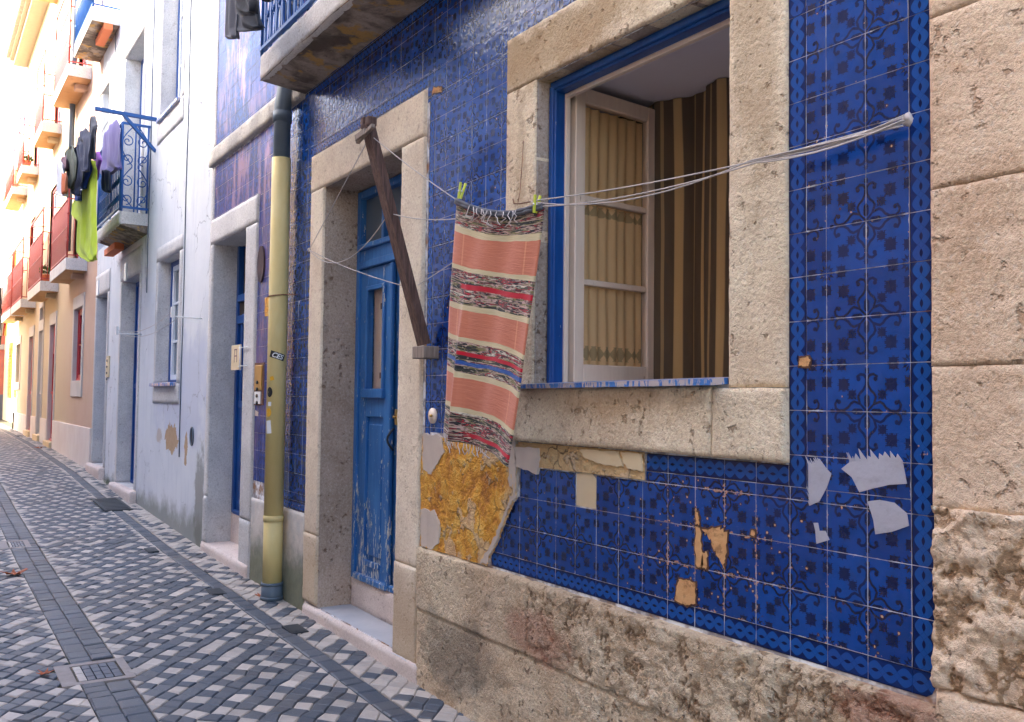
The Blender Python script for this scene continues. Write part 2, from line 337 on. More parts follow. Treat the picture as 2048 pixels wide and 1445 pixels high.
M['blue_door'] = mat('blue_door_paint', paint((.012, .105, .32), (.035, .17, .44), .42, pz=(.35, 1.5)))
M['blue'] = mat('blue_frame_paint', paint((.002, .045, .20), (.006, .085, .32), .12))
M['blue_old'] = mat('blue_peeling_paint', paint((.02, .12, .42), (.06, .2, .5), 1.35, (.50, .42, .40)))
M['cream'] = mat('cream_sash_paint', paint((.80, .62, .49), (.88, .72, .57), .15, (.5, .36, .24), .45))
M['white_paint'] = mat('white_sash_paint', paint((.80, .82, .84), (.86, .87, .88), .08, (.5, .5, .5)))
M['red'] = mat('red_paint', paint((.42, .02, .03), (.52, .035, .04), .05, (.6, .4, .3)))
M['redrail'] = mat('red_railing_paint', lambda k: dict(base=k.mix(k.noise(6, 3), (.42, .05, .05), (.52, .09, .06)), rough=.5))
M['bluerail'] = mat('blue_railing_paint', lambda k: dict(base=k.mix(k.noise(6, 3), (.008, .07, .26), (.015, .12, .38)), rough=.45))
M['pipe_y'] = mat('yellow_pipe_paint', lambda k: dict(base=k.mix(k.step(k.noise(2.5, 5, .7, sc=(1, 1, .4)), .4, .7), (.62, .48, .19), (.68, .56, .27)), rough=.75, h=k.noise(30, 3), hs=.2, hd=.003))
M['pipe_g'] = mat('dark_grey_pipe', lambda k: dict(base=k.mix(k.noise(6, 4), (.075, .105, .14), (.12, .155, .19)), rough=.55))
def wood(c1, c2):
    return lambda k: dict(base=k.mix(k.step(k.noise(11, 6, .7, sc=(6, 6, .5)), .35, .65), c1, c2), rough=.85, h=k.noise(22, 5, .7, sc=(6, 6, .4)), hs=.6, hd=.006)
M['wood'] = mat('weathered_dark_wood', wood((.07, .035, .025), (.17, .095, .07)))
M['wood_l'] = mat('weathered_grey_wood', wood((.22, .16, .12), (.38, .30, .24)))
M['rust'] = mat('rusty_iron', lambda k: dict(base=k.mix(k.noise(20, 4), (.12, .05, .03), (.25, .11, .06)), rough=.9))
M['iron'] = mat('dark_iron', lambda k: dict(base=k.mix(k.noise(20, 4), (.018, .022, .03), (.05, .055, .06)), rough=.55, metal=.4, h=k.noise(60, 3), hs=.3, hd=.003))
M['rust_dark'] = mat('dark_rust', lambda k: dict(base=k.mix(k.noise(20, 4), (.035, .02, .025), (.09, .045, .045)), rough=.9))
M['brass'] = mat('brass', lambda k: dict(base=k.mix(k.noise(12, 4), (.42, .25, .06), (.65, .42, .13)), rough=.4, metal=.7))
M['steel'] = mat('white_metal', lambda k: dict(base=(.75, .75, .74), rough=.4))
M['glass'] = mat('window_glass', lambda k: dict(base=(.10, .14, .18), rough=.06, spec=.8, metal=.0))
M['glass_clear'] = mat('clear_glass', lambda k: dict(base=(1, .98, .95), rough=.03, trans=1., ior=1.25))
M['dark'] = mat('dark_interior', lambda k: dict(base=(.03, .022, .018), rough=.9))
M['room'] = mat('room_wall', lambda k: dict(base=k.mix(k.noise(2, 3), (.62, .55, .55), (.68, .60, .60)), rough=.85))
M['ceiling'] = mat('room_ceiling', lambda k: dict(base=k.mix(k.noise(1.5, 3), (.84, .80, .84), (.90, .86, .90)), rough=.85))
def curtain(k):
    u, v, _ = k.uv(); a = k.m('FRACT', u*3.)
    u2 = u+(k.noise(3, 2, sc=(1, 1, .15))-.5)*.05; f = k.m('FRACT', u2*6.3+.1); st = k.step(f, .56, .60)*(1-k.step(f, .80, .84)); st2 = k.step(f, .2, .21)*(1-k.step(f, .27, .28))*.6
    weave = k.noise(300, 2); c = k.mix(k.mx(st, st2), (.13, .09, .055), (.62, .42, .19)); c = k.mix(weave*.15, c, (.05, .03, .02))
    return dict(base=c, rough=.8, h=weave, hs=.2, hd=.002)
M['curtain'] = mat('striped_curtain', curtain)
def lace(k):
    u, v, _ = k.uv(); n = k.noise(30, 3, v=k.vec(u, v*.2))
    def band(c, w): return k.step(v, c-w, c-w+.004)*(1-k.step(v, c+w-.004, c+w))
    fu = k.m('FRACT', u*9.)-.5; q = k.ab(fu)+k.ab((k.m('FRACT', v*22.)-.5))*.8
    b = k.mx(band(.60, .022), band(.045, .03)); pat = k.step(q, .28, .36)
    c = k.mix(n, (.86, .56, .28), (.92, .66, .36)); c = k.mix(b*pat*.7, c, (.34, .25, .13))
    return dict(base=c, rough=.85, h=n, hs=.2, hd=.003)
M['lace'] = mat('lace_curtain', lace)
def rugm(k):
    u, v, _ = k.uv()
    wv = v + (k.noise(3.2, 3, .5, v=k.vec(u, v*3.))-.5)*.022
    stops = [0, .10, .127, .262, .283, .425, .447, .560, .580, .705, .728, .855, .874]
    cls = [2, 1, 0, 1, 2, 1, 0, 1, 2, 1, 0, 1, 2]     # 0 salmon, 1 cream, 2 rag mix
    ra = k.ramp(wv, [(s, c/2.) for s, c in zip(stops, cls)], True)
    fn = k.noise(1., 4, .75, v=k.vec(u*7., wv*110.)); fn2 = k.noise(1., 3, .6, v=k.vec(u*2.2+9, wv*46.+3)); dash = k.noise(1., 2, .5, v=k.vec(u*26., wv*120.))
    palette = k.ramp(fn2*.85+fn*.15, [(0, (.012, .012, .014)), (.36, (.03, .03, .025)), (.43, (.22, .19, .07)), (.47, (.55, .36, .30)), (.505, (.02, .02, .02)), (.54, (.50, .010, .03)), (.565, (.08, .085, .05)), (.60, (.70, .62, .48)), (.65, (.02, .02, .025)), (.72, (.012, .10, .36))], True)
    palette = k.mix(k.step(dash, .60, .64)*.7, palette, (.56, .46, .34)); palette = k.mix(k.step(1-dash, .58, .62)*.6, palette, (.02, .02, .022))
    red = (k.step(wv, .335, .340)*(1-k.step(wv, .356, .362))*k.step(u, .13, .18)) ; red2 = k.step(wv, .618, .622)*(1-k.step(wv, .634, .638))*k.step(u, .18, .25); red3 = k.step(wv, .955, .960)*(1-k.step(wv, .970, .974))*k.step(u, .3, .4)
    palette = k.mix(k.mx(red, k.mx(red2, red3)), palette, (.55, .004, .02))
    bl = k.step(wv, .655, .66)*(1-k.step(wv, .672, .676)); palette = k.mix(bl*.9, palette, (.008, .09, .36))
    lines = k.noise(1., 2, .5, v=k.vec(u*2., wv*260.))
    sal = k.mix(fn, (.52, .13, .065), (.74, .29, .16)); sal = k.mix(lines*.25, sal, (.48, .12, .08)); stt = k.step(k.ab(k.ab(u-.5)-.36), .004, .010); sal = k.mix((1-stt)*.45, sal, (.85, .40, .20))
    cr = k.mix(fn, (.60, .48, .25), (.70, .60, .38))
    c = k.mix(k.step(ra, .2, .3), sal, cr); c = k.mix(k.step(ra, .7, .8), c, palette)
    return dict(base=c, rough=.95, h=lines*.5+fn*.8+dash*.3, hs=.7, hd=.004, sheen=.2)
M['rug'] = mat('woven_rag_rug', rugm)
M['fringe'] = mat('cotton_fringe', lambda k: dict(base=(.70, .62, .58), rough=.9))
def cord(k):
    return dict(base=k.mix(k.noise(120, 3), (.34, .28, .25), (.66, .60, .56)), rough=.8)
M['cord'] = mat('washing_line_cord', cord)
M['paper'] = mat('torn_paper', lambda k: dict(base=k.mix(k.step(k.noise(9, 5, .75), .5, .7)*.5, k.mix(k.noise(18, 5, .7), (.34, .33, .39), (.50, .48, .52)), (.26, .24, .28)), rough=.85, h=k.voro(14)+k.noise(20, 4), hs=.6, hd=.006))
def cloth(name, c, c2=None):
    M[name] = mat('cloth_'+name, lambda k: dict(base=k.mix(k.noise(8, 4), c, c2 or tuple(x*.7 for x in c)), rough=.9, h=k.noise(6, 3, sc=(2, 2, .5)), hs=.4, hd=.02, sheen=.1))
for n_, c_ in (('lime', (.48, .62, .005)), ('navy', (.012, .02, .06)), ('royal', (.01, .07, .38)), ('lavender', (.16, .13, .34)), ('violet', (.36, .10, .50)), ('charcoal', (.05, .055, .075)),
               ('white', (.78, .76, .76)), ('olive', (.10, .11, .07)), ('plum', (.22, .10, .12)), ('orange', (.65, .16, .05)), ('greyd', (.13, .13, .15)), ('black', (.012, .012, .018)), ('redc', (.55, .02, .02)), ('yellowc', (.75, .6, .2)), ('green', (.25, .5, .25))):
    cloth(n_, c_)
M['peg'] = mat('yellow_green_plastic', lambda k: dict(base=(.66, .72, .06), rough=.35))
M['leaf'] = mat('leaves', lambda k: dict(base=k.mix(k.noise(3, 3), (.03, .07, .012), (.09, .14, .03)), rough=.6))
M['bark'] = mat('bark', lambda k: dict(base=k.mix(k.noise(12, 4), (.06, .045, .03), (.14, .10, .07)), rough=.9, h=k.noise(20, 4), hs=.6, hd=.02))
M['deadleaf'] = mat('dead_leaf', lambda k: dict(base=k.mix(k.noise(30, 3), (.30, .06, .02), (.48, .14, .05)), rough=.7))
M['sticker_k'] = mat('black_sticker', lambda k: dict(base=(.015, .015, .017), rough=.35))
M['sticker_w'] = mat('white_sticker', lambda k: dict(base=(.78, .78, .76), rough=.4))
M['sticker_y'] = mat('yellow_sticker', lambda k: dict(base=(.72, .38, .02), rough=.4))
M['opp_grey'] = mat('opposite_grey_plaster', plaster((.22, .27, .42), (.28, .34, .50), stain=.2))  # unseen house, slate tone picked to keep tile reflections dim and cool
M['opp_blue_tint'] = mat('opposite_blue_tint_plaster', plaster((.42, .54, .82), (.50, .62, .88), stain=.2))  # unseen house, blue picked to tint the tile reflections
M['opp_wall'] = mat('opposite_plaster', plaster((.56, .42, .29), (.62, .48, .34), stain=.2))  # unseen house, warm tone picked for its bounce and reflections
M['pinkwall'] = mat('pink_plaster', plaster((.62, .16, .11), (.66, .20, .13), stain=.2)); M['greybase'] = mat('grey_base', plaster((.16, .16, .18), (.22, .22, .24)))
M['yellow_pl'] = mat('yellow_plaster', plaster((.80, .68, .42), (.84, .74, .50), stain=.1, dirt=(.6, .5, .3)))
M['rooftile'] = mat('roof_tiles', lambda k: dict(base=k.mix(k.noise(9, 3), (.42, .36, .27), (.52, .45, .34)), rough=.9))
# street stones: light or dark is a property of each stone
def cob(k):
    at = k.N.new('ShaderNodeAttribute'); at.attribute_name = 'tone'; a = E(k, at.outputs['Fac']); cl = E(k, at.outputs['Color'])
    n = k.noise(25, 5, .7); n2 = k.noise(120, 3, .6); wet = k.noise(1.1, 3, .6)
    dk = k.mix(n, (.022, .032, .050), (.064, .088, .124)); lt = k.mix(n, (.38, .32, .27), (.72, .63, .54))
    n3 = k.noise(1.7, 4, .6); dk = k.mix(k.step(n3, .4, .7)*.35, dk, (.10, .08, .06)); lt = k.mix(k.step(n3, .5, .75)*.3, lt, (.52, .38, .28))
    sep = k.N.new('ShaderNodeSeparateColor'); k.put(sep.inputs[0], cl); r_, g_ = E(k, sep.outputs[0]), E(k, sep.outputs[1])
    c = k.mix(r_, dk, lt); c = k.mix(g_*.7, c, (.03, .035, .045))
    c = k.mix(k.step(n2, .62, .72)*.22, c, (.5, .5, .5))
    return dict(base=c, rough=.42+n*.3, h=n*.7+n2*.25, hs=.5, hd=.006, spec=.6)
M['cobble'] = mat('street_stones', cob)
def joint(k):
    X, Y, Z = k.xyz(); n = k.noise(2, 4, .6); n2 = k.noise(60, 4, .7)
    c = k.mix(n2, (.05, .045, .035), (.14, .13, .10)); c = k.mix(k.step(n+k.noise(15, 3)*.3, .60, .78)*.6, c, (.05, .075, .025))
    near = k.step(Y+n*.35, -.42, -.1)*k.step(X, -6.5, -2.5); c = k.mix(near, c, (.50, .45, .40))
    return dict(base=c, rough=.9, h=n2, hs=.6, hd=.01)
M['joint'] = mat('sand_joint', joint)

# ------------------------------------------------------------------ mesh builder
class MB:
    def __init__(s): s.v = []; s.f = []; s.uv = []; s.mi = []; s.sm = []
    def face(s, pts, uv=None, mi=0, sm=False):
        n = len(s.v); s.v += [tuple(map(float, p)) for p in pts]; s.f.append(tuple(range(n, n+len(pts)))); s.uv.append(uv); s.mi.append(mi); s.sm.append(sm)
    def mesh(s, V, Fc, mi=0, sm=True, UV=None):
        n = len(s.v); s.v += [tuple(map(float, p)) for p in V]
        for f in Fc:
            s.f.append(tuple(n+i for i in f)); s.uv.append([UV[i] for i in f] if UV is not None else None); s.mi.append(mi); s.sm.append(sm)
    def box(s, a, b, mi=0, bev=0.):
        (x0, y0, z0), (x1, y1, z1) = [tuple(map(min, zip(a, b))), tuple(map(max, zip(a, b)))]
        if bev:
            e = min(bev, (x1-x0)*.45, (y1-y0)*.45, (z1-z0)*.45)
            prof = [(x0+e, z0), (x1-e, z0), (x1, z0+e), (x1, z1-e), (x1-e, z1), (x0+e, z1), (x0, z1-e), (x0, z0+e)]
            inn = [(x0+e, z0+e*.9), (x1-e, z0+e*.9), (x1-e*.9, z0+e), (x1-e*.9, z1-e), (x1-e, z1-e*.9), (x0+e, z1-e*.9), (x0+e*.9, z1-e), (x0+e*.9, z0+e)]
            V = [(x, y0, z) for x, z in inn]+[(x, y0+e, z) for x, z in prof]+[(x, y1, z) for x, z in prof]
            Fc = [tuple(range(8))]
            for r in (0, 8):
                for i in range(8): j = (i+1) % 8; Fc.append((r+j, r+i, r+8+i, r+8+j))
            Fc.append(tuple(range(23, 15, -1))); s.mesh(V, Fc, mi, False); return s
        V = [(x0, y0, z0), (x1, y0, z0), (x1, y1, z0), (x0, y1, z0), (x0, y0, z1), (x1, y0, z1), (x1, y1, z1), (x0, y1, z1)]
        s.mesh(V, [(0, 3, 2, 1), (4, 5, 6, 7), (0, 1, 5, 4), (1, 2, 6, 5), (2, 3, 7, 6), (3, 0, 4, 7)], mi, False); return s
    def prism(s, poly, y0, y1, mi=0, uvf=None, side=None):      # polygon in x,z extruded along y; y0 is the street face
        a = sum(poly[i][0]*poly[(i+1) % len(poly)][1]-poly[(i+1) % len(poly)][0]*poly[i][1] for i in range(len(poly)))
        if a < 0: poly = poly[::-1]
        s.face([(x, y0, z) for x, z in poly], [uvf(x, z) for x, z in poly] if uvf else None, mi)
        n = len(poly)
        for i in range(n):
            (xa, za), (xb, zb) = poly[i], poly[(i+1) % n]
            s.face([(xb, y0, zb), (xa, y0, za), (xa, y1, za), (xb, y1, zb)], None, mi if side is None else side)
        return s
    def tube(s, pts, r, n=8, mi=0, caps=True):
        pts = [np.array(p, float) for p in pts]; V = []; rs = r if hasattr(r, '__len__') else [r]*len(pts)
        up = np.array([.013, .021, 1.])
        for i, p in enumerate(pts):
            t = pts[min(i+1, len(pts)-1)]-pts[max(i-1, 0)]; t = t/(np.linalg.norm(t)+1e-9)
            if i == 0: up = np.array([0, 0, 1.]) if abs(t[2]) < .9 else np.array([1., 0, 0])
            a = up-t*np.dot(up, t); a /= np.linalg.norm(a)+1e-9; up = a; b = np.cross(t, a)
            for j in range(n):
                th = 2*math.pi*j/n; V.append(p+rs[i]*(math.cos(th)*a+math.sin(th)*b))
        Fc = [(i*n+j, i*n+(j+1) % n, (i+1)*n+(j+1) % n, (i+1)*n+j) for i in range(len(pts)-1) for j in range(n)]
        if caps: Fc += [tuple(range(n-1, -1, -1)), tuple(range((len(pts)-1)*n, len(pts)*n))]
        s.mesh(V, Fc, mi, n > 4); return s
    def bar(s, a, b, wx, wy, mi=0): # rectangular beam
        a, b = np.array(a, float), np.array(b, float); t = b-a; t /= np.linalg.norm(t)
        u = np.cross(t, [0, 1, 0]) if abs(t[1]) < .9 else np.cross(t, [0, 0, 1.]); u /= np.linalg.norm(u); v = np.cross(t, u)
        V = [p+u*wx/2*i+v*wy/2*j for p in (a, b) for i, j in ((-1, -1), (1, -1), (1, 1), (-1, 1))]
        s.mesh(V, [(0, 3, 2, 1), (4, 5, 6, 7), (0, 1, 5, 4), (1, 2, 6, 5), (2, 3, 7, 6), (3, 0, 4, 7)], mi, False); return s
    def build(s, name, mats, parent=None, **tags):
        me = bpy.data.meshes.new(name); off = np.array(parent.get('_w', (0, 0, 0))) if parent is not None else np.zeros(3)
        V = np.array(s.v)-off
        me.from_pydata(V.tolist(), [], s.f)
        mats = mats if isinstance(mats, (list, tuple)) else [mats]
        for m_ in mats: me.materials.append(M[m_] if isinstance(m_, str) else m_)
        me.polygons.foreach_set('material_index', s.mi); me.polygons.foreach_set('use_smooth', s.sm)
        if any(u is not None for u in s.uv):
            L = me.uv_layers.new(name='UVMap'); fl = []
            for f, u in zip(s.f, s.uv):
                fl += [c for p in (u if u is not None else [(0, 0)]*len(f)) for c in p]
            L.data.foreach_set('uv', fl)
        me.update(); o = bpy.data.objects.new(name, me); COL.objects.link(o)
        if parent is not None: o.parent = parent; o['_w'] = list(map(float, off))
        for k_, v_ in tags.items(): o[k_] = v_
        return o
def thing(name, loc, label, cat, group=None):
    o = bpy.data.objects.new(name, None); COL.objects.link(o); o.location = loc; o['_w'] = [float(c) for c in loc]
    o.empty_display_size = .1; o['label'] = label; o['category'] = cat
    if group: o['group'] = group
    return o
def copy_tree(o, parent=None, dx=(0, 0, 0)):
    c = o.copy(); COL.objects.link(c)
    if parent is not None: c.parent = parent
    else: c.location = [a+b for a, b in zip(o.location, dx)]
    for ch in list(o.children): copy_tree(ch, c)
    return c
# lattice noise in numpy
def vnoise(P, seed=0):
    P = np.asarray(P, float); i = np.floor(P).astype(np.int64); f = P-i; f = f*f*(3-2*f); out = 0
    for dx in (0, 1):
        for dy in (0, 1):
            for dz in (0, 1):
                h = (i[..., 0]+dx)*374761393+(i[..., 1]+dy)*668265263+(i[..., 2]+dz)*2147483647+seed*974711
                h = (h ^ (h >> 13))*1274126177 & 0x7fffffff; h = ((h ^ (h >> 16)) & 0xffff)/65535.
                out = out+h*np.where(dx, f[..., 0], 1-f[..., 0])*np.where(dy, f[..., 1], 1-f[..., 1])*np.where(dz, f[..., 2], 1-f[..., 2])
    return out
def fbm(P, sc, oc=4, seed=0, rough=.5):
    P = np.asarray(P, float); a = 1.; t = 0; s = 0
    for o in range(oc): t = t+a*vnoise(P*sc*2**o+17.3*o, seed+o); s += a; a *= rough
    return t/s-.5
def rough_block(mb, x0, x1, z0, z1, y, depth, amp=.006, res=.02, rad=.012, mi=0, seed=0, sc=9, jag=.004, corner=None):
    nx = max(2, int((x1-x0)/res)+1); nz = max(2, int((z1-z0)/res)+1)
    X, Z = np.meshgrid(np.linspace(x0, x1, nx), np.linspace(z0, z1, nz))
    P = np.stack([X, Z, X*0+seed*3.7], -1)
    D = fbm(P, sc*1.5, 5, seed, .68)*amp*2.2 - np.clip(fbm(P, sc*1.5, 5, seed+5, .7)-.05, 0, 1)*amp*2.2
    e = np.minimum(np.minimum(X-x0, x1-X), np.minimum(Z-z0, z1-Z)); e = np.clip(e/rad, 0, 1); D = D-(1-np.sqrt(1-(1-e)**2))*rad
    J = fbm(P, 14, 3, seed+9)*jag*2
    bx = ((X <= x0+1e-6) | (X >= x1-1e-6)); bz = ((Z <= z0+1e-6) | (Z >= z1-1e-6))
    Xo = X+np.where(bx, J, 0); Zo = Z+np.where(bz, J, 0)
    V = np.stack([Xo, y-D, Zo], -1).reshape(-1, 3).tolist(); n = nx*nz
    Fc = [(r*nx+c, r*nx+c+1, (r+1)*nx+c+1, (r+1)*nx+c) for r in range(nz-1) for c in range(nx-1)]
    ring = [c for c in range(nx)]+[r*nx+nx-1 for r in range(1, nz)]+[(nz-1)*nx+c for c in range(nx-2, -1, -1)]+[r*nx for r in range(nz-2, 0, -1)]
    V += [(V[i][0], y+depth, V[i][2]) for i in ring]; m_ = len(ring)
    Fc += [(ring[(i+1) % m_], ring[i], n+i, n+(i+1) % m_) for i in range(m_)]
    cavv = np.clip((-fbm(P, sc*1.5, 5, seed, .68)*2.2+np.clip(fbm(P, sc*1.5, 5, seed+5, .7)-.05, 0, 1)*2.2)*amp/.0065+(.15 if amp > .012 else -.1), 0, 1.3).ravel().tolist(); mb.mesh(V, Fc, mi, True, [(c, 0) for c in cavv]+[(0, 0)]*m_)
def clip(poly, a, b):      # keep the part on the left of a->b
    out = []
    sd = lambda p: (b[0]-a[0])*(p[1]-a[1])-(b[1]-a[1])*(p[0]-a[0])
    for i in range(len(poly)):
        p, q = poly[i], poly[(i+1) % len(poly)]; sp, sq = sd(p), sd(q)
        if sp >= 0: out.append(p)
        if sp*sq < 0: t = sp/(sp-sq); out.append((p[0]+(q[0]-p[0])*t, p[1]+(q[1]-p[1])*t))
    return out
T = .14
def tiles(mb, x0, x1, z0, z1, ox, oz, holes=(), clips=(), skip=(), mi=0, y=0., cols=None):
    xs = [x0]+[ox+T*i for i in range(math.floor((x0-ox)/T)+1, math.ceil((x1-ox)/T)) if x0+.012 < ox+T*i < x1-.012]+[x1]
    zs = [z0]+[oz+T*i for i in range(math.floor((z0-oz)/T)+1, math.ceil((z1-oz)/T)) if z0+.012 < oz+T*i < z1-.012]+[z1]
    for i in range(len(xs)-1):
        for j in range(len(zs)-1):
            a, b, c, d_ = xs[i]+.0011, xs[i+1]-.0011, zs[j]+.0011, zs[j+1]-.0011
            mx_, mz_ = (a+b)/2, (c+d_)/2
            if (math.floor((mx_-ox)/T), math.floor((mz_-oz)/T)) in skip: continue
            rects = [(a, b, c, d_)]
            for h in holes:
                nr = []
                for r in rects:
                    if r[0] >= h[1] or r[1] <= h[0] or r[2] >= h[3] or r[3] <= h[2]: nr.append(r); continue
                    if r[0] < h[0]: nr.append((r[0], h[0], r[2], r[3]))
                    if r[1] > h[1]: nr.append((h[1], r[1], r[2], r[3]))
                    xa, xb = max(r[0], h[0]), min(r[1], h[1])
                    if r[2] < h[2]: nr.append((xa, xb, r[2], h[2]))
                    if r[3] > h[3]: nr.append((xa, xb, h[3], r[3]))
                rects = nr
            tx, tz, ty = RNG.normal(0, .0045), RNG.normal(0, .0045), RNG.normal(0, .0004)
            for r in rects:
                if r[1]-r[0] < .004 or r[3]-r[2] < .004: continue
                poly = [(r[0], r[2]), (r[1], r[2]), (r[1], r[3]), (r[0], r[3])]
                for ca, cb in clips:
                    poly = clip(poly, ca, cb)
                    if len(poly) < 3: break
                if len(poly) < 3: continue
                n = len(poly); yy = lambda x, z: y+ty+(x-mx_)*tx+(z-mz_)*tz
                mb.face([(x, yy(x, z), z) for x, z in poly], [((x-ox)/T, (z-oz)/T) for x, z in poly], mi)
                for q in range(n):
                    (xa, za), (xb, zb) = poly[q], poly[(q+1) % n]
                    mb.face([(xb, yy(xb, zb), zb), (xa, yy(xa, za), za), (xa, y+.009, za), (xb, y+.009, zb)], None, mi)
def band(mb, a, b, fixed0, fixed1, horiz, off, mi=1, y=0., gap=True, cutc=None):
    """a braided border band: runs a..b along x (horiz) or z, between fixed0..fixed1 across"""
    lo, hi = min(a, b), max(a, b)
    ks = [lo]+[off+T*i for i in range(math.floor((lo-off)/T)+1, math.ceil((hi-off)/T)) if lo+.012 < off+T*i < hi-.012]+[hi]
    for p, q in zip(ks, ks[1:]):
        p0, q0 = p+.0011, q-.0011; f0, f1 = fixed0+.0011, fixed1-.0011
        poly = [(p0, f0), (q0, f0), (q0, f1), (p0, f1)] if horiz else [(f0, p0), (f1, p0), (f1, q0), (f0, q0)]
        if cutc and abs(q-hi) < 1e-6 and cutc == 'hi': pass
        ty = RNG.normal(0, .0004); tx = RNG.normal(0, .004)
        uvf = (lambda x, z: ((x-off)/T, (z-fixed0)/(fixed1-fixed0)-.5)) if horiz else (lambda x, z: ((z-off)/T, (x-fixed0)/(fixed1-fixed0)-.5))
        m0 = sum(c[0] for c in poly)/4; yy = lambda x: y+ty+(x-m0)*tx
        mb.face([(x, yy(x), z) for x, z in poly], [uvf(x, z) for x, z in poly], mi)
        for i in range(4):
            (xa, za), (xb, zb) = poly[i], poly[(i+1) % 4]
            mb.face([(xb, yy(xb), zb), (xa, yy(xa), za), (xa, y+.009, za), (xb, y+.009, zb)], None, mi)
def wall_cells(mb, x0, x1, z0, z1, holes, y, mi=0):
    xs = sorted({x0, x1, *[c for h in holes for c in h[:2] if x0 < c < x1]}); zs = sorted({z0, z1, *[c for h in holes for c in h[2:4] if z0 < c < z1]})
    for i in range(len(xs)-1):
        for j in range(len(zs)-1):
            mx_, mz_ = (xs[i]+xs[i+1])/2, (zs[j]+zs[j+1])/2
            if any(h[0] < mx_ < h[1] and h[2] < mz_ < h[3] for h in holes): continue
            mb.face([(xs[i], y, zs[j]), (xs[i+1], y, zs[j]), (xs[i+1], y, zs[j+1]), (xs[i], y, zs[j+1])], None, mi)
def reveal(mb, h, y0, y1, mi=0, back=None):
    x0, x1, z0, z1 = h[:4]
    mb.face([(x0, y0, z0), (x0, y1, z0), (x0, y1, z1), (x0, y0, z1)][::1], None, mi); mb.face([(x1, y0, z0), (x1, y0, z1), (x1, y1, z1), (x1, y1, z0)], None, mi)
    mb.face([(x0, y0, z1), (x0, y1, z1), (x1, y1, z1), (x1, y0, z1)], None, mi); mb.face([(x0, y0, z0), (x1, y0, z0), (x1, y1, z0), (x0, y1, z0)], None, mi)
    if back is not None: mb.face([(x0, y1, z0), (x1, y1, z0), (x1, y1, z1), (x0, y1, z1)], None, back)

# ================================================================== STREET
def street_z(x): return g(x)
gm = MB(); xs_ = [-400, -120, -60] + [x for x in np.arange(-40, 6.01, .5)] + [60]; ys_ = [-60, -20, -7, -4.4, -3, -2, -1, 0, .5, 12, 60]
for i in range(len(xs_)-1):
    for j in range(len(ys_)-1):
        a, b, c, d_ = xs_[i], xs_[i+1], ys_[j], ys_[j+1]
        gm.face([(a, c, g(a)-.004), (b, c, g(b)-.004), (b, d_, g(b)-.004), (a, d_, g(a)-.004)])
gm.build('street_ground', 'joint', kind='structure')
cv = []; cf = []; ctone = []
def stone_poly(pts, tone, h=.008, simple=False, sh=None):
    n0 = len(cv); cx_ = sum(p[0] for p in pts)/len(pts); cy_ = sum(p[1] for p in pts)/len(pts); n = len(pts); t = (tone, sh if sh is not None else RNG.uniform(.0, .5), 0, 1)
    tx, ty = RNG.normal(0, .02), RNG.normal(0, .02); hz = RNG.normal(0, .0015)
    if simple:
        for x, y in pts: cv.append((x, y, g(x)+h*.8+hz))
        cf.append(tuple(range(n0, n0+n))); ctone.extend([t]*n); return
    for k_, q in ((.84, 1.), (1., .45)):
        for x, y in pts:
            xx, yy = cx_+(x-cx_)*k_, cy_+(y-cy_)*k_; cv.append((xx, yy, g(xx)+(h+hz+(xx-cx_)*tx+(yy-cy_)*ty)*q)); ctone.append(t)
    for x, y in pts: cv.append((x, y, g(x)-.003)); ctone.append(t)
    cf.append(tuple(range(n0, n0+n)))
    for r in (0, n):
        for i in range(n): j = (i+1) % n; cf.append((n0+r+j, n0+r+i, n0+r+n+i, n0+r+n+j))
_q = onZ(28, 1091, .1); _q = onZ(28, 1091, g(_q[0])); _q = onZ(28, 1091, g(_q[0]))
COV = [(-3.99, -3.60, -1.645, -1.285), (_q[0]-.2, _q[0]+.2, _q[1]-.13, _q[1]+.13), (-10.95, -9.95, -.44, -.13)]
def incov(x, y, m=.0): return any(a-m < x < b+m and c-m < y < d_+m for a, b, c, d_ in COV)
DX, DY = .068, .0565
def diamonds(x0, x1, ya, yb, frac_fn, edge_white=True):
    ni = int((x1-x0)/DX); nj = int((yb-ya)/DY)
    JX = RNG.normal(0, .0075, (ni+3, nj+3)); JY = RNG.normal(0, .006, (ni+3, nj+3))
    def nd(i, j):
        jj = min(max(j, 0), nj); return (x0+i*DX+JX[i+1, j+1]*.9, ya+jj*(yb-ya)/nj+(JY[i+1, j+1] if 0 < j < nj else 0))
    for i in range(0, ni):
        for j in range(-1, nj+1):
            if (i+j) % 2: continue
            # a diamond centred on node (i, j), corners at its four neighbours
            P4 = [nd(i-1, j), nd(i, j-1), nd(i+1, j), nd(i, j+1)]
            if j <= 0: P4 = [nd(i-1, 0), nd(i+1, 0), nd(i, 1)] if j == 0 else None
            elif j >= nj: P4 = [nd(i-1, nj), nd(i, nj-1), nd(i+1, nj)] if j == nj else None
            if not P4: continue
            cx_, cy_ = sum(p[0] for p in P4)/len(P4), sum(p[1] for p in P4)/len(P4)
            if incov(cx_, cy_): continue
            far = cx_ < -15; sh = .945 if not far else .97
            P4 = [(cx_+(x-cx_)*sh, cy_+(y-cy_)*sh) for x, y in P4]
            edge = (j <= 0 or j >= nj)
            white = frac_fn(i, j, cx_, cy_) if not edge else (RNG.rand() < .92)
            stone_poly(P4, RNG.uniform(.75, 1) if white else RNG.uniform(0, .07), simple=far)
def pat(i, j, x, y):
    a, b = (i+j)//2, (i-j)//2
    return ((a+2*b) % 4 == 0 and RNG.rand() < .95) or RNG.rand() < .045
def patw(i, j, x, y): return RNG.rand() < .62
diamonds(-36, 1.6, -1.322, -.365, pat); diamonds(-36, 1.0, -4.35, -1.558, pat); diamonds(-36, 1.6, -.245, .0, patw)
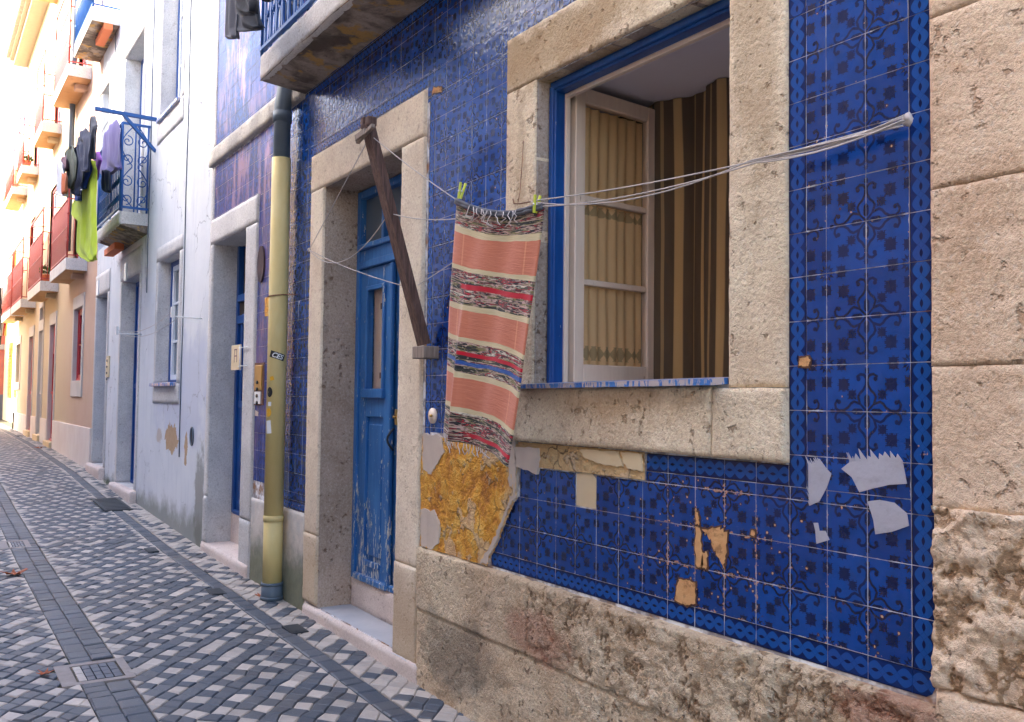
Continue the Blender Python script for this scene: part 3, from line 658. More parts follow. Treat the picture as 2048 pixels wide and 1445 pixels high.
def bandrows(x0, x1, ya, yb, rows, ln):
    for r in range(rows):
        x = x0+RNG.uniform(0, ln)
        while x < x1:
            L_ = ln*RNG.uniform(.6, 1.5); a, b = ya+(yb-ya)*r/rows+.002, ya+(yb-ya)*(r+1)/rows-.002
            if not incov(x+L_/2, (a+b)/2): stone_poly([(x+.003+RNG.normal(0, .003), a), (x+L_-.003, a+RNG.normal(0, .002)), (x+L_-.003+RNG.normal(0, .003), b), (x+.003, b+RNG.normal(0, .002))], RNG.uniform(0, .10), simple=x < -15)
            x += L_
bandrows(-36, 1.4, -1.555, -1.325, 2, .12); bandrows(-36, 1.6, -.36, -.25, 1, .13)
me = bpy.data.meshes.new('cobbled_street'); me.from_pydata(cv, [], cf); me.materials.append(M['cobble'])
ca = me.color_attributes.new('tone', 'FLOAT_COLOR', 'POINT'); ca.data.foreach_set('color', [c for t in ctone for c in t])
o = bpy.data.objects.new('cobbled_street', me); COL.objects.link(o); o['kind'] = 'structure'
# covers in the street
def cover_thing(name, label, cat, x0, x1, y0, y1, build, group=None):
    t = thing(name, ((x0+x1)/2, (y0+y1)/2, g((x0+x1)/2)), label, cat, group); build(t, x0, x1, y0, y1); return t
def flat_box(mb, x0, x1, y0, y1, h, mi=0, lo=-.02):
    V = [(x, y, g(x)+q) for q in (lo, h) for x, y in ((x0, y0), (x1, y0), (x1, y1), (x0, y1))]
    mb.mesh(V, [(0, 3, 2, 1), (4, 5, 6, 7), (0, 1, 5, 4), (1, 2, 6, 5), (2, 3, 7, 6), (3, 0, 4, 7)], mi, False)
def b_insp(t, x0, x1, y0, y1):
    m = MB(); e = .045
    for a in ((x0, x1, y0, y0+e+.03), (x0, x1, y1-e, y1), (x0, x0+e, y0+e+.03, y1-e), (x1-e, x1, y0+e+.03, y1-e)): flat_box(m, *a, .010)
    m.build('frame', 'cover_frame', t)
    m = MB(); n = 5; xs2 = np.linspace(x0+e+.01, x1-e-.01, 5); ys2 = np.linspace(y0+e+.04, y1-e-.01, 6)
    for i in range(4):
        for j in range(5): flat_box(m, xs2[i]+.003, xs2[i+1]-.003, ys2[j]+.003, ys2[j+1]-.003, .009+.001*((i+j) % 2), 1 if j == 0 else 0)
    m.build('stone_inset', ['inset_dark', 'inset_light'], t)
M['cover_frame'] = mat('worn_cover_frame', lambda k: dict(base=k.mix(k.noise(14, 5, .7), (.16, .13, .12), (.40, .35, .32)), rough=.7))
M['inset_dark'] = mat('dark_stone', lambda k: dict(base=k.mix(k.noise(25, 4), (.04, .055, .08), (.10, .12, .16)), rough=.45, h=k.noise(30, 4), hs=.4, hd=.004))
M['inset_light'] = mat('pale_stone', lambda k: dict(base=k.mix(k.noise(25, 4), (.34, .30, .27), (.58, .52, .47)), rough=.6))
cover_thing('inspection_cover', 'stone-filled inspection cover in a pale frame set into the dark paving band at bottom left', 'cover', *COV[0], b_insp)
cover_thing('inspection_cover', 'small framed inspection cover in the dark paving band beyond the largest red leaf', 'cover', *COV[1], b_insp)
def b_grate(t, x0, x1, y0, y1):
    m = MB(); flat_box(m, x0, x1, y0, y1, .014); m.build('plate', 'iron', t)
    m = MB()
    for i in range(9): xx = x0+.06+(x1-x0-.12)*i/8; flat_box(m, xx-.015, xx+.015, y0+.03, y1-.03, .019, 0, .014)
    m.build('ribs', 'iron', t)
cover_thing('drain_cover', 'black metal drain cover in front of the white house steps', 'drain cover', *COV[2], b_grate)
for (px, py, w_, h_, lb) in ((303, 1103, .2, .1, 'small dark square service cover in the narrow paving line by the white house corner'), (432, 1187, .2, .11, 'small dark square service cover in the paving near the left doorstep'), (590, 1262, .2, .11, 'small dark square service cover in the paving nearest the middle doorstep'), (38, 874, .55, .14, 'thin dark slot cover in the far paving by the peach house')):
    q = onZ(px, py, g(-8)); q = onZ(px, py, g(q[0])); q = onZ(px, py, g(q[0]))
    x0, x1, y0, y1 = q[0]-w_/2, q[0]+w_/2, q[1]-h_/2, q[1]+h_/2
    m = MB(); flat_box(m, x0, x1, y0, y1, .016); flat_box(m, x0+.02, x1-.02, y0+.015, y1-.015, .0175, 0, .016)
    o = m.build('service_cover', 'iron'); o['label'] = lb; o['category'] = 'cover'
def leaf_thing(px, py, sz, lb):
    q = onZ(px, py, .05)
    for _ in range(3): q = onZ(px, py, g(q[0])+.02)
    m = MB(); a0 = random.uniform(0, 6); n = 16; P_ = []
    for i in range(n):
        th = 2*math.pi*i/n; r = sz*(1. if i % 3 == 0 else .5)*(random.uniform(.8, 1.1)); P_.append((q[0]+r*math.cos(th+a0), q[1]+r*math.sin(th+a0), g(q[0])+.018+.012*random.random()+(.03 if i % 3 == 0 else 0)*sz*8))
    c = (q[0], q[1], g(q[0])+.02); V = [c]+P_+[(x, y, z-.002) for x, y, z in [c]+P_]
    Fc = [(0, 1+i, 1+(i+1) % n) for i in range(n)]+[(n+1, n+2+(i+1) % n, n+2+i) for i in range(n)]+[(1+i, n+2+i, n+2+(i+1) % n, 1+(i+1) % n) for i in range(n)]
    m.mesh(V, Fc, 0, False); o = m.build('dead_leaf', 'deadleaf'); o['label'] = lb; o['category'] = 'leaf'
leaf_thing(28, 1148, .11, 'large curled red-brown leaf lying on the paving at the left edge'); leaf_thing(440/4.88, 1160+915/4.88, .05, 'small brown leaf on the stone-filled inspection cover')
leaf_thing(522, 1192, .045, 'small brown leaf on the ground at the foot of the yellow pipe'); leaf_thing(78, 895, .10, 'orange leaf on the far paving below the red door')

# ================================================================== BLUE TILED HOUSE
XL, XR = -7.28, .213
bh = thing('tiled_house', (-3.5, .3, 0), 'house faced in deep blue patterned tiles with limestone window and door surrounds', 'house')
WIN = (-1.71, -.536, 1.605, 2.995); D1 = (-4.29, -3.08, .12, 2.995)
x2a, x2b = WX(427.5, 560), WX(493, 560); z2t = WZ(493, 457.5)
D2 = (x2a, x2b, .16, z2t); y2 = min(.45, float(onX(467, 1082, x2a)[1]))
XF2 = WX(515, 560)      # outer right edge of the left door's surround
HOL = [WIN, D1, D2]
m = MB(); wall_cells(m, XL, 6, -.4, 9.2, HOL, .0020); wall_cells(m, XL, 6, -.4, 9.2, [(-1.85, -.42, 1.5, 3.035), D1, D2], .42)
m.face([(XL, .002, -.4), (XL, 5, -.4), (XL, 5, 9.2), (XL, .002, 9.2)]); m.face([(XL, .002, 9.2), (XL, 5, 9.2), (6, 5, 9.2), (6, .002, 9.2)]); m.face([(6, .002, -.4), (6, .002, 9.2), (6, 5, 9.2), (6, 5, -.4)]); m.face([(XL, 5, -.4), (6, 5, -.4), (6, 5, 9.2), (XL, 5, 9.2)])
m.build('wall', 'grout', bh)
# --- tile fields
m = MB(); OX, OZ = 0., 2.08
zb_ = WZ(1299, 943); zs_ = 1.352
XB0 = WX(1292, 950)
cl = [(PXZ([(972, 1128)])[0], PXZ([(1031, 1002)])[0])]
clr = [(b, a) for a, b in cl]
tiles(m, -1.82, .14, 1.10, 1.24, OX, OZ, skip={(-10, -7)})
tiles(m, -2.2, .14, .82, 1.10, OX, OZ, clips=clr, skip=set())
tiles(m, XB0, .14, 1.24, zb_, OX, OZ); tiles(m, -.215, .14, zb_, 9.1, OX, OZ)
band(m, XB0+.004, -.285, zb_, zs_-.004, True, 0); band(m, zb_, 9.1, -.285, -.215, False, OZ); band(m, .82, 9.1, .14, .21, False, OZ)
band(m, -2.06, .14, .75, .82, True, 0)
poly = [(.14, .751), (.18, .751), (.198, .762), (.209, .785), (.21, .82), (.14, .82)]; m.prism(poly, 0, .009, 1, uvf=lambda x, z: ((x)/T, (z-.75)/.07-.5))
poly = PXZ([(975, 1130), (1004, 1112.)]); 
# upper lattice
q = onY(944.6, 253.9); OX2, OZ2 = float(q[0]), float(q[2])
HU = [(-4.54, -2.79, 0, 3.255), (-1.965, -.28, 0, 3.262)]
zc = WZ(872, 866)
tiles(m, -2.70, -1.965, zc, 3.18, OX2, OZ2, mi=0); band(m, WZ(850, 905), 3.2, -2.765, -2.70, False, OZ2)
tiles(m, -4.75, -.285, 3.34, 3.70, OX2, OZ2, holes=[(-1.965, -.28, 0, 3.262)]); tiles(m, -4.75, -.285, 3.77, 9.1, OX2, OZ2); tiles(m, -2.79, -1.965, 3.18, 3.34, OX2, OZ2)
tiles(m, -1.965, -.285, 3.262, 3.34, OX2, OZ2)
band(m, -4.54, -2.79, 3.268, 3.34, True, OX2); band(m, -4.75, -.285, 3.70, 3.77, True, OX2)
m.build('tile_panel', ['tile', 'braid'], bh)
m = MB(); zE = WZ(612, 1028)
tiles(m, -5.12, -4.54, zE+.07, 3.74, OX2+.03, OZ2+.02, mi=0); band(m, -5.12, -4.54, zE, zE+.07, True, OX2); tiles(m, -4.76, -4.54, 3.2, 3.74, OX2+.03, OZ2)
m.build('tile_panel', ['tile', 'braid'], bh)
m = MB(); tiles(m, XF2+.01, -5.2, .86, 3.73, OX2-.02, OZ2, mi=0); zl2 = WZ(430, 440)
tiles(m, -7.16, XF2+.01, zl2, 3.73, OX2, OZ2+.03, mi=0); o = m.build('tile_panel', 'tile_worn', bh); o['label'] = 'worn purplish tiles round the left doorway'
m = MB(); tiles(m, -7.16, -4.76, 3.93, 9.1, OX2, OZ2+.05, mi=0); o = m.build('tile_panel', 'tile_sun_streaked', bh); o['label'] = 'worn tiles with sun-glare streaks painted in, above the stone ledge'  # pale streaks mix worn glaze with sun glare put into the colour
# bare render and patches
m = MB(); m.prism(PXZ([(846, 868), (1040, 868), (1037, 1000), (1030, 1002), (972, 1132), (846, 1098)]), .003, .012); 
def rough_panel(mb, x0, x1, z0, z1, y, amp, res, clipf=None, mi=0, seed=0, sc=7):
    nx = int((x1-x0)/res)+1; nz = int((z1-z0)/res)+1; X, Z = np.meshgrid(np.linspace(x0, x1, nx), np.linspace(z0, z1, nz))
    D = fbm(np.stack([X, Z, X*0+seed], -1), sc, 5, seed, .6)*amp*2; V = np.stack([X, y-D, Z], -1).reshape(-1, 3)
    Fc = []
    for r in range(nz-1):
        for c in range(nx-1):
            if clipf is None or clipf(X[r, c], Z[r, c]): Fc.append((r*nx+c, r*nx+c+1, (r+1)*nx+c+1, (r+1)*nx+c))
    mb.mesh(V, Fc, mi, True)
(lx0, lz0), (lx1, lz1) = PXZ([(978, 1130)])[0], PXZ([(1033, 1002)])[0]
def oc(x, z): return (x-lx0)*(lz1-lz0)-(z-lz0)*(lx1-lx0) < 0 or z > lz1
m = MB(); rough_panel(m, -2.785, -1.83, .745, 1.34, -.010, .016, .010, oc, seed=3)
rough_panel(m, -1.83, XB0, 1.245, 1.35, -.007, .005, .012, None, seed=4); o = m.build('bare_render', 'ochre', bh); o['label'] = 'exposed ochre render where tiles have fallen off'
m = MB()
def ragged(px_pts, jit=.006, sub=5):
    P_ = PXZ(px_pts); out = []
    for i in range(len(P_)):
        a, b = P_[i], P_[(i+1) % len(P_)]
        for t in range(sub): f = t/sub; out.append((a[0]+(b[0]-a[0])*f+random.uniform(-jit, jit), a[1]+(b[1]-a[1])*f+random.uniform(-jit, jit)))
    return out
for pts in ([(852, 868), (886, 872), (893, 905), (878, 930), (866, 948), (850, 940)], [(847, 1018), (872, 1022), (882, 1045), (883, 1085), (868, 1100), (847, 1094)], [(1034, 868), (1037, 937), (1036, 998), (1030, 1002), (1018, 1030), (1000, 1075), (976, 1128), (966, 1126), (990, 1085), (1012, 1035), (1024, 1000), (1022, 930), (1018, 880)]):
    m = MB(); m.prism(ragged(pts, .008, 7), -.016, .006); m.build('plaster_patch', 'patch', bh)
m = MB(); m.prism(ragged([(1034, 893), (1082, 897), (1084, 918), (1078, 948), (1037, 934)], .004), -.016, .006)
o = m.build('plaster_patch', 'patch', bh)
m = MB(); m.prism(ragged([(1165, 899), (1240, 903), (1246, 920), (1252, 932), (1236, 934), (1210, 929), (1190, 922), (1172, 914)], .003), -.014, .006); m.build('plaster_patch', 'creampl', bh)
m = MB(); m.prism(ragged([(1248, 904), (1287, 908), (1289, 942), (1262, 938), (1252, 925)], .003), -.015, .006)
m.build('plaster_patch', 'creampl', bh); x0_, x1_ = -10*T, -9*T; m = MB(); m.prism([(x0_+.006, 1.106), (x1_-.005, 1.104), (x1_-.004, 1.225), (x1_-.03, 1.244), (x0_+.03, 1.243), (x0_+.006, 1.235)], -.001, .009); m.build('plaster_patch', 'creampl', bh)
# biscuit showing where glaze has broken away
m = MB()
for pts, jt in (([(1360, 1160), (1378, 1160), (1391, 1166), (1392, 1208), (1372, 1210), (1352, 1201), (1355, 1175)], .002), ([(1392, 1052), (1402, 1056), (1404, 1090), (1408, 1130), (1398, 1136), (1393, 1130)], .003), ([(1407, 1060), (1440, 1057), (1454, 1064), (1453, 1112), (1449, 1136), (1440, 1118), (1430, 1100), (1424, 1080), (1414, 1072)], .004),
                ([(1405, 1108), (1416, 1104), (1414, 1138), (1405, 1136)], .003), ([(1393, 1018), (1398, 1030), (1400, 1050), (1393, 1048)], .002), ([(1600, 718), (1616, 712), (1622, 722), (1618, 733), (1600, 732)], .002), ([(868, 176), (884, 176), (884, 186), (866, 188)], .004), ([(1504, 1060), (1512, 1064), (1510, 1074), (1503, 1072)], .002)):
    m = MB(); rp = ragged(pts, jt*1.5, 5); c0 = (sum(p[0] for p in rp)/len(rp), sum(p[1] for p in rp)/len(rp)); m.prism([(c0[0]+(x-c0[0])*1.02+(.006 if x > c0[0] else -.006)*random.uniform(.5, 1.2), c0[1]+(z-c0[1])*1.02+(.006 if z > c0[1] else -.006)*random.uniform(.5, 1.2)) for x, z in rp], -.0030, .004, 1)
    m.prism(rp, -.0042, .004, 0); m.build('broken_glaze', ['terracotta', 'rim_brown'], bh)
# --- plinth of big stones
m = MB(); cz = [(846, 1212), (963, 1249), (1052, 1285), (1146, 1317), (1194, 1334), (1336, 1390), (1462, 1443)]
zc_ = .41
top = .742
bl = [(-2.775, WX(1067, 1200), zc_, top), (WX(1067, 1200), WX(1519, 1340), zc_, top), (WX(1519, 1340), .30, zc_, top), (-2.775, WX(967, 1300), -.35, zc_), (WX(967, 1300), WX(1148, 1380), -.35, zc_), (WX(1148, 1380), -.7, -.35, zc_), (-.7, .6, -.35, zc_), (.6, 2.6, -.35, zc_)]
for i, (a, b, c, d_) in enumerate(bl):
    rough_block(m, a+.003, b-.003, c+.003, d_-.003, -.038+(.006 if i > 2 else 0), .05, amp=[.008, .026, .030, .010, .009, .024, .020, .014][i], res=.009, rad=.014, seed=i*3, sc=[12, 10, 10, 12, 12, 11, 11, 10][i], jag=.006)
m.box((-2.77, -.028, -.35), (2.6, .0, .735)); m.build('plinth', 'stone_plinth', bh)
m = MB(); rough_block(m, .22, 2.6, .56, .80, -.045, .06, amp=.012, res=.014, rad=.04, seed=41, sc=6, jag=.01)
rough_block(m, .222, 1.6, .80, WZ(1870, 1010), -.036, .03, amp=.034, res=.008, rad=.0025, seed=51, sc=8, jag=.006)
rough_block(m, .222, 1.7, WZ(1870, 1012), WZ(1870, 735), -.030, .03, amp=.005, res=.014, rad=.0025, seed=61, sc=10, jag=.0012)
rough_block(m, .222, 1.6, WZ(1870, 733), WZ(1870, 385), -.030, .03, amp=.008, res=.014, rad=.0025, seed=71, sc=8, jag=.0012)
rough_block(m, .222, 1.8, WZ(1870, 383), WZ(1870, 45), -.030, .03, amp=.006, res=.014, rad=.0025, seed=81, sc=8, jag=.0012)
rough_block(m, .222, 1.7, WZ(1870, 44), 5.2, -.030, .03, amp=.006, res=.02, rad=.0025, seed=91, sc=8, jag=.0012)
rough_block(m, 1.7, 6, .8, 5.2, -.030, .03, amp=.006, res=.06, rad=.010, seed=95, sc=8, jag=.003)
m.box((.222, -.022, .8), (6, .0, 5.2)); m.build('stone_pilaster', 'stone_right', bh)
# --- stone surround of the window
m = MB(); WS = 'stone_win'
rough_block(m, -1.96, -.284, 3.0, 3.256, -.014, .10, amp=.004, res=.014, rad=.005, seed=11, sc=11)
rough_block(m, -1.96, -1.712, 1.59, 2.997, -.012, .19, amp=.003, res=.014, rad=.005, seed=12, sc=11)
rough_block(m, -.534, -.284, 1.593, 2.997, -.012, .19, amp=.003, res=.014, rad=.005, seed=13, sc=11, jag=.003)
rough_block(m, -1.955, -.60, 1.356, 1.596, -.032, .2, amp=.004, res=.012, rad=.005, seed=14, sc=12, jag=.004)
rough_block(m, -.597, -.282, 1.354, 1.590, -.030, .2, amp=.004, res=.012, rad=.005, seed=15, sc=12, jag=.004)
m.build('window_surround', WS, bh)
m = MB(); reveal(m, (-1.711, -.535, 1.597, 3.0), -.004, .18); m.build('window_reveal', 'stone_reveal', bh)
# --- blue window frame, peeling ledge
wf = MB()
for a, b in (((-1.711, .066, 1.60), (-1.667, .12, 2.998)), ((-1.667, .066, 2.945), (-.536, .12, 2.998)), ((-.58, .066, 1.60), (-.536, .12, 2.945))): wf.box(a, b, 0, .006)
for a, b in (((-1.700, .054, 1.60), (-1.672, .066, 2.97)), ((-1.672, .054, 2.955), (-.55, .066, 2.98))): wf.box(a, b, 0, .004)
wfo = wf.build('window_frame', 'blue', bh)
m = MB()
for a, b in (((-1.700, .12, 1.62), (-1.655, .142, 2.945)), ((-1.655, .12, 2.925), (-.58, .142, 2.945)), ((-.60, .12, 1.62), (-.55, .142, 2.925)), ((-1.655, .12, 1.60), (-.6, .142, 1.62))): m.box(a, b, 0, .003)
m.build('inner_frame', 'cream', wfo)
m = MB(); m.mesh([(-1.79, -.070, 1.592), (-.55, -.070, 1.600), (-.55, .10, 1.612), (-1.79, .10, 1.604), (-1.79, -.072, 1.610), (-.55, -.070, 1.622), (-.55, .10, 1.634), (-1.79, .10, 1.622)], [(0, 3, 2, 1), (4, 5, 6, 7), (0, 1, 5, 4), (1, 2, 6, 5), (2, 3, 7, 6), (3, 0, 4, 7)], 0, False)
o = m.build('window_ledge', 'blue_old', bh); o['label'] = 'thin blue window ledge with flaking paint'
# --- open sash
zt = WZ(1150, 176, .20); zb = WZ(1140, 766, .20); H = np.array([-1.672, .172]); fp = onZ(1304, 226, zt); fb = onZ(1302, 752, zb)
FE = np.array([max(fp[0], -1.735), fp[1]-.02]); dv = FE-H; Ls = float(np.linalg.norm(dv)); Ls = min(max(Ls, .45), .66); dv = dv/np.linalg.norm(dv); nv = np.array([dv[1], -dv[0]])
def sbox(mb, s0, s1, z0, z1, t0, t1, mi=0, bev=.004):
    t_ = MB(); t_.box((s0, t0, z0), (s1, t1, z1), 0, bev); V = [(H[0]+x*dv[0]-y*nv[0], H[1]+x*dv[1]-y*nv[1], z) for x, y, z in t_.v]
    mb.mesh(V, t_.f, mi, False)
zt -= .004; m = MB(); sw = .062; hT = zt-zb
for a in ((0, sw, zb, zt), (Ls-sw, Ls, zb, zt)): sbox(m, *a, -.02, .02)
sbox(m, sw, Ls-sw, zb, zb+.085, -.02, .02); sbox(m, sw, Ls-sw, zt-.07, zt, -.02, .02)
mzs = [WZ(1160, 390, .18), WZ(1160, 560, .18)]
for z in mzs: sbox(m, sw, Ls-sw, z-.014, z+.014, -.014, .014)
so = m.build('window_sash', 'cream', bh)
m = MB(); sbox(m, sw-.004, Ls-sw+.004, zb+.08, zt-.066, -.003, .001, 0, 0); m.build('pane', 'glass_clear', so)
for z in (zt-.12, (mzs[0]+mzs[1])/2+.02, zb+.12): m = MB(); m.tube([(H[0]-.012, H[1]-.022, z-.035), (H[0]-.012, H[1]-.022, z+.035)], .007, 8); m.box((H[0]-.03, H[1]-.03, z-.03), (H[0]-.012, H[1]-.02, z+.03)); m.build('hinge', 'cream', so)

# lace curtain hung on the sash (own thing)
lc = MB(); nu, nv_ = 60, 26; V = []; UV = []
for j in range(nv_):
    for i in range(nu):
        u, v = i/(nu-1), j/(nv_-1); s_ = sw+.005+(Ls-2*sw-.01)*u; z = zb+.085+(zt-.075-zb-.085)*v; t_ = .022+.008*math.sin(u*42+math.sin(v*3)*.8)+.004*math.sin(u*19+1)
        V.append((H[0]+s_*dv[0]-t_*nv[0], H[1]+s_*dv[1]-t_*nv[1], z)); UV.append((u, v))
lc.mesh(V, [(j*nu+i, j*nu+i+1, (j+1)*nu+i+1, (j+1)*nu+i) for j in range(nv_-1) for i in range(nu-1)], 0, True, UV)
o = lc.build('lace_curtain', 'lace'); o['label'] = 'yellowed lace-trimmed net curtain behind the panes of the open window sash'; o['category'] = 'curtain'
# room behind the window
zc2 = WZ(1200, 150, .34); zc2 = 3.035
m = MB(); x0r, x1r, y1r = -2.6, .6, 3.2
m.face([(x0r, .42, .8), (x0r, y1r, .8), (x0r, y1r, zc2), (x0r, .42, zc2)]); m.face([(x1r, .42, .8), (x1r, .42, zc2), (x1r, y1r, zc2), (x1r, y1r, .8)]); m.face([(x0r, y1r, .8), (x1r, y1r, .8), (x1r, y1r, zc2), (x0r, y1r, zc2)]); m.face([(x0r, .42, .8), (x1r, .42, .8), (x1r, y1r, .8), (x0r, y1r, .8)])
m.face([(x0r, .424, .8), (-1.85, .424, .8), (-1.85, .424, zc2), (x0r, .424, zc2)]); m.face([(-.42, .424, .8), (x1r, .424, .8), (x1r, .424, zc2), (-.42, .424, zc2)])
m.face([(-1.711, .18, 1.5), (-1.85, .424, 1.5), (-1.85, .424, zc2), (-1.711, .18, zc2)]); m.face([(-.535, .18, 1.5), (-.535, .18, zc2), (-.42, .424, zc2), (-.42, .424, 1.5)]); m.face([(-1.711, .17, 1.598), (-.535, .17, 1.598), (-.42, .424, 1.598), (-1.85, .424, 1.598)]); m.face([(-1.85, .424, .8), (-.42, .424, .8), (-.42, .424, 1.598), (-1.85, .424, 1.598)])
m.build('room', 'room', bh)
m = MB(); m.box((x0r-.02, .18, zc2), (x1r+.02, y1r+.02, zc2+.05)); m.build('room_ceiling', 'ceiling', bh)
# curtain: a curved run hanging from the ceiling
ca_ = onZ(1306, 212, zc2); cb_ = onZ(1462, 152, zc2); ca_, cb_ = ca_[:2], cb_[:2]; dc = cb_-ca_; Lc = np.linalg.norm(dc); dcn = dc/Lc; ca2 = ca_-dcn*.25; Lc2 = Lc+.25+.7; nc = np.array([dcn[1], -dcn[0]])
cm = MB(); nu, nv_ = 180, 14; V = []; UV = []
for j in range(nv_):
    v = j/(nv_-1)
    for i in range(nu):
        u = i/(nu-1); s_ = u*Lc2; t_ = .026*math.sin(s_*21+.9*math.sin(v*2.5)+.8*math.sin(s_*7))+.008*math.sin(s_*61+1.3)+.02*math.sin(s_*9)
        V.append((ca2[0]+s_*dcn[0]+t_*nc[0], ca2[1]+s_*dcn[1]+t_*nc[1], .95+(zc2-.005-.95)*v)); UV.append((s_/1.0, v))
cm.mesh(V, [(j*nu+i, j*nu+i+1, (j+1)*nu+i+1, (j+1)*nu+i) for j in range(nv_-1) for i in range(nu-1)], 0, True, UV)
o = cm.build('window_curtain', 'curtain'); o['label'] = 'dark brown curtain with golden vertical stripes hanging inside the open window'; o['category'] = 'curtain'

# --- middle door
m = MB(); DS = 'stone_door'
rough_block(m, -4.538, -2.797, 2.998, 3.254, -.020, .06, amp=.003, res=.02, rad=.005, seed=21, sc=9)
rough_block(m, -4.538, -4.292, .60, 2.995, -.018, .30, amp=.003, res=.02, rad=.005, seed=22, sc=9); rough_block(m, -4.54, -4.290, .13, .597, -.022, .30, amp=.004, res=.02, rad=.005, seed=23, sc=9)
rough_block(m, -3.08, -2.797, .62, 2.995, -.018, .30, amp=.003, res=.018, rad=.005, seed=24, sc=9); rough_block(m, -3.082, -2.795, .10, .617, -.024, .30, amp=.004, res=.018, rad=.005, seed=25, sc=9)
m.build('door_surround', DS, bh)
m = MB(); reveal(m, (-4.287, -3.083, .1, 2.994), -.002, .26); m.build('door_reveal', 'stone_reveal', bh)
m = MB(); zs1 = .125
V = [(-4.49, -.03, -.1), (-2.745, -.03, -.2), (-2.745, .27, -.2), (-4.49, .27, -.1), (-4.49, -.022, .122), (-2.745, -.022, .115), (-2.745, .27, .125), (-4.49, .27, .13)]
rough_block(m, -4.50, -2.742, -.2, .112, -.035, .05, amp=.004, res=.016, rad=.014, seed=31, sc=8, jag=.005); m.build('doorstep', 'stone_step', bh)
m = MB(); nx_, ny_ = 60, 12; V = []
for j in range(ny_):
    for i in range(nx_):
        x = -4.49+1.74*i/(nx_-1); y = -.030+.31*j/(ny_-1); e = max(0, 1-j/1.5)
        V.append((x, y, .116-.012*e*e-.008*math.exp(-((x+3.7)/.4)**2)+fbm(np.array([x, y, 1.]), 7, 3)*.010))
m.mesh(V, [(j*nx_+i, j*nx_+i+1, (j+1)*nx_+i+1, (j+1)*nx_+i) for j in range(ny_-1) for i in range(nx_-1)], 0, True); m.build('step_tread', 'step_top', bh)
zdb = WZ(703, 1152, .25)
m = MB(); rough_block(m, -4.288, -3.082, .10, zdb-.002, .235, .03, amp=.004, res=.03, rad=.006, seed=33); m.build('threshold', 'stone_step', bh)
def door_leaf(bld, x0, x1, z0, z1, y, gl, handle=True, group=None, matn='blue_door', back='dark'):
    """one tall panelled leaf with a narrow glazed light and a raised lower panel"""
    m = MB(); st = (x1-x0)*.24; gz0, gz1 = gl
    m.box((x0, y, z0), (x0+st, y+.045, z1), 0, .004); m.box((x1-st, y, z0), (x1, y+.045, z1), 0, .004)
    for a, b in ((z0, z0+.13), (gz0-.19, gz0-.0), (gz1, z1)): m.box((x0+st, y+.001, a), (x1-st, y+.045, b), 0, .003)
    m.box((x0+st, y+.022, z0+.13), (x1-st, y+.03, gz0-.19)); m.box((x0+st+.03, y+.008, z0+.17), (x1-st-.03, y+.022, gz0-.24), 0, .008)
    lf = m.build('door', matn, bld)
    m = MB(); e = .02
    for a, b in (((x0+st-e, y-.016, gz0-e), (x0+st+.012, y, gz1+e)), ((x1-st-.012, y-.016, gz0-e), (x1-st+e, y, gz1+e)), ((x0+st+.012, y-.016, gz1-.012), (x1-st-.012, y, gz1+e)), ((x0+st-.03, y-.028, gz0-.065), (x1-st+.03, y, gz0-.0))): m.box(a, b, 0, .006)
    m.build('moulding', matn, lf); m = MB(); m.box((x0+st+.02, y-.012, z0+.10), (x1-st-.02, y+.001, z0+.14), 0, .005); m.build('moulding', matn, lf); m = MB(); m.box((x0-.0, y-.03, z0-.01), (x1, y, z0+.035), 0, .01)
    m.build('weather_board', matn, lf)
    return lf, st
y1 = .262; XM = WX(786, 800, y1)
gl1 = (WZ(738, 778, y1), WZ(740, 580, y1)); ztr = WZ(712, 545, y1)
m = MB(); m.box((-4.285, .235, zdb), (-4.235, .30, 2.985), 0, .004); m.box((-3.13, .235, zdb), (-3.085, .30, 2.985), 0, .004); m.box((-4.235, .235, 2.93), (-3.13, .30, 2.985), 0, .004)
m.box((-4.235, .225, ztr), (-3.13, .30, ztr+.05), 0, .006); m.box((-4.235, .24, ztr+.05), (-3.13, .30, ztr+.13), 0, .004); m.box((-4.235, .215, ztr+.13), (-3.13, .30, ztr+.17), 0, .008)
xmu = WX(772, 440, .27); m.box((xmu-.018, .245, ztr+.17), (xmu+.018, .29, 2.93), 0, .004)
m.build('door_frame', 'blue_door', bh)
m = MB(); m.box((-4.235, .28, ztr+.17), (-3.13, .285, 2.93)); m.build('transom_window', 'glass', bh)
lf, st = door_leaf(bh, -4.232, XM, zdb+.01, ztr-.004, y1-.012, gl1)
m = MB(); m.box((-4.232+st, y1+.026, gl1[0]), (XM-st, y1+.029, gl1[1])); m.build('pane', 'glass_clear', lf)
m = MB(); xc = (-4.232+XM)/2; m.box((-4.232+st+.0, y1+.038, gl1[0]-.05), (xc-.008, y1+.05, gl1[1]+.05)); m.box((xc+.012, y1+.038, gl1[0]-.05), (XM-st+.02, y1+.05, gl1[1]+.05)); o = m.build('inner_shutter', 'cream', lf)
m = MB()
for z in (gl1[0]+.09, gl1[1]-.12): m.box((xc-.025, y1+.0325, z-.02), (xc+.025, y1+.037, z+.02))
m.tube([(xc+.002, y1+.045, gl1[0]), (xc+.002, y1+.045, gl1[1])], .004, 6); m.build('shutter_latch', 'rust', lf)
lf2, st = door_leaf(bh, XM+.006, -3.135, zdb+.01, ztr-.004, y1+.004, gl1)
m = MB(); m.box((XM-.01, y1-.035, zdb+.01), (XM+.03, y1-.012, ztr-.01), 0, .006); m.build('cover_strip', 'blue_door', lf)
m = MB(); zk = WZ(800, 835, y1); m.box((XM+.05, y1-.012, zk-.05), (XM+.085, y1-.004, zk+.05), 0, .002); m.tube([(XM+.067, y1-.03, zk), (XM+.067, y1-.01, zk)], .009, 8); m.build('lock', 'brass', lf2)
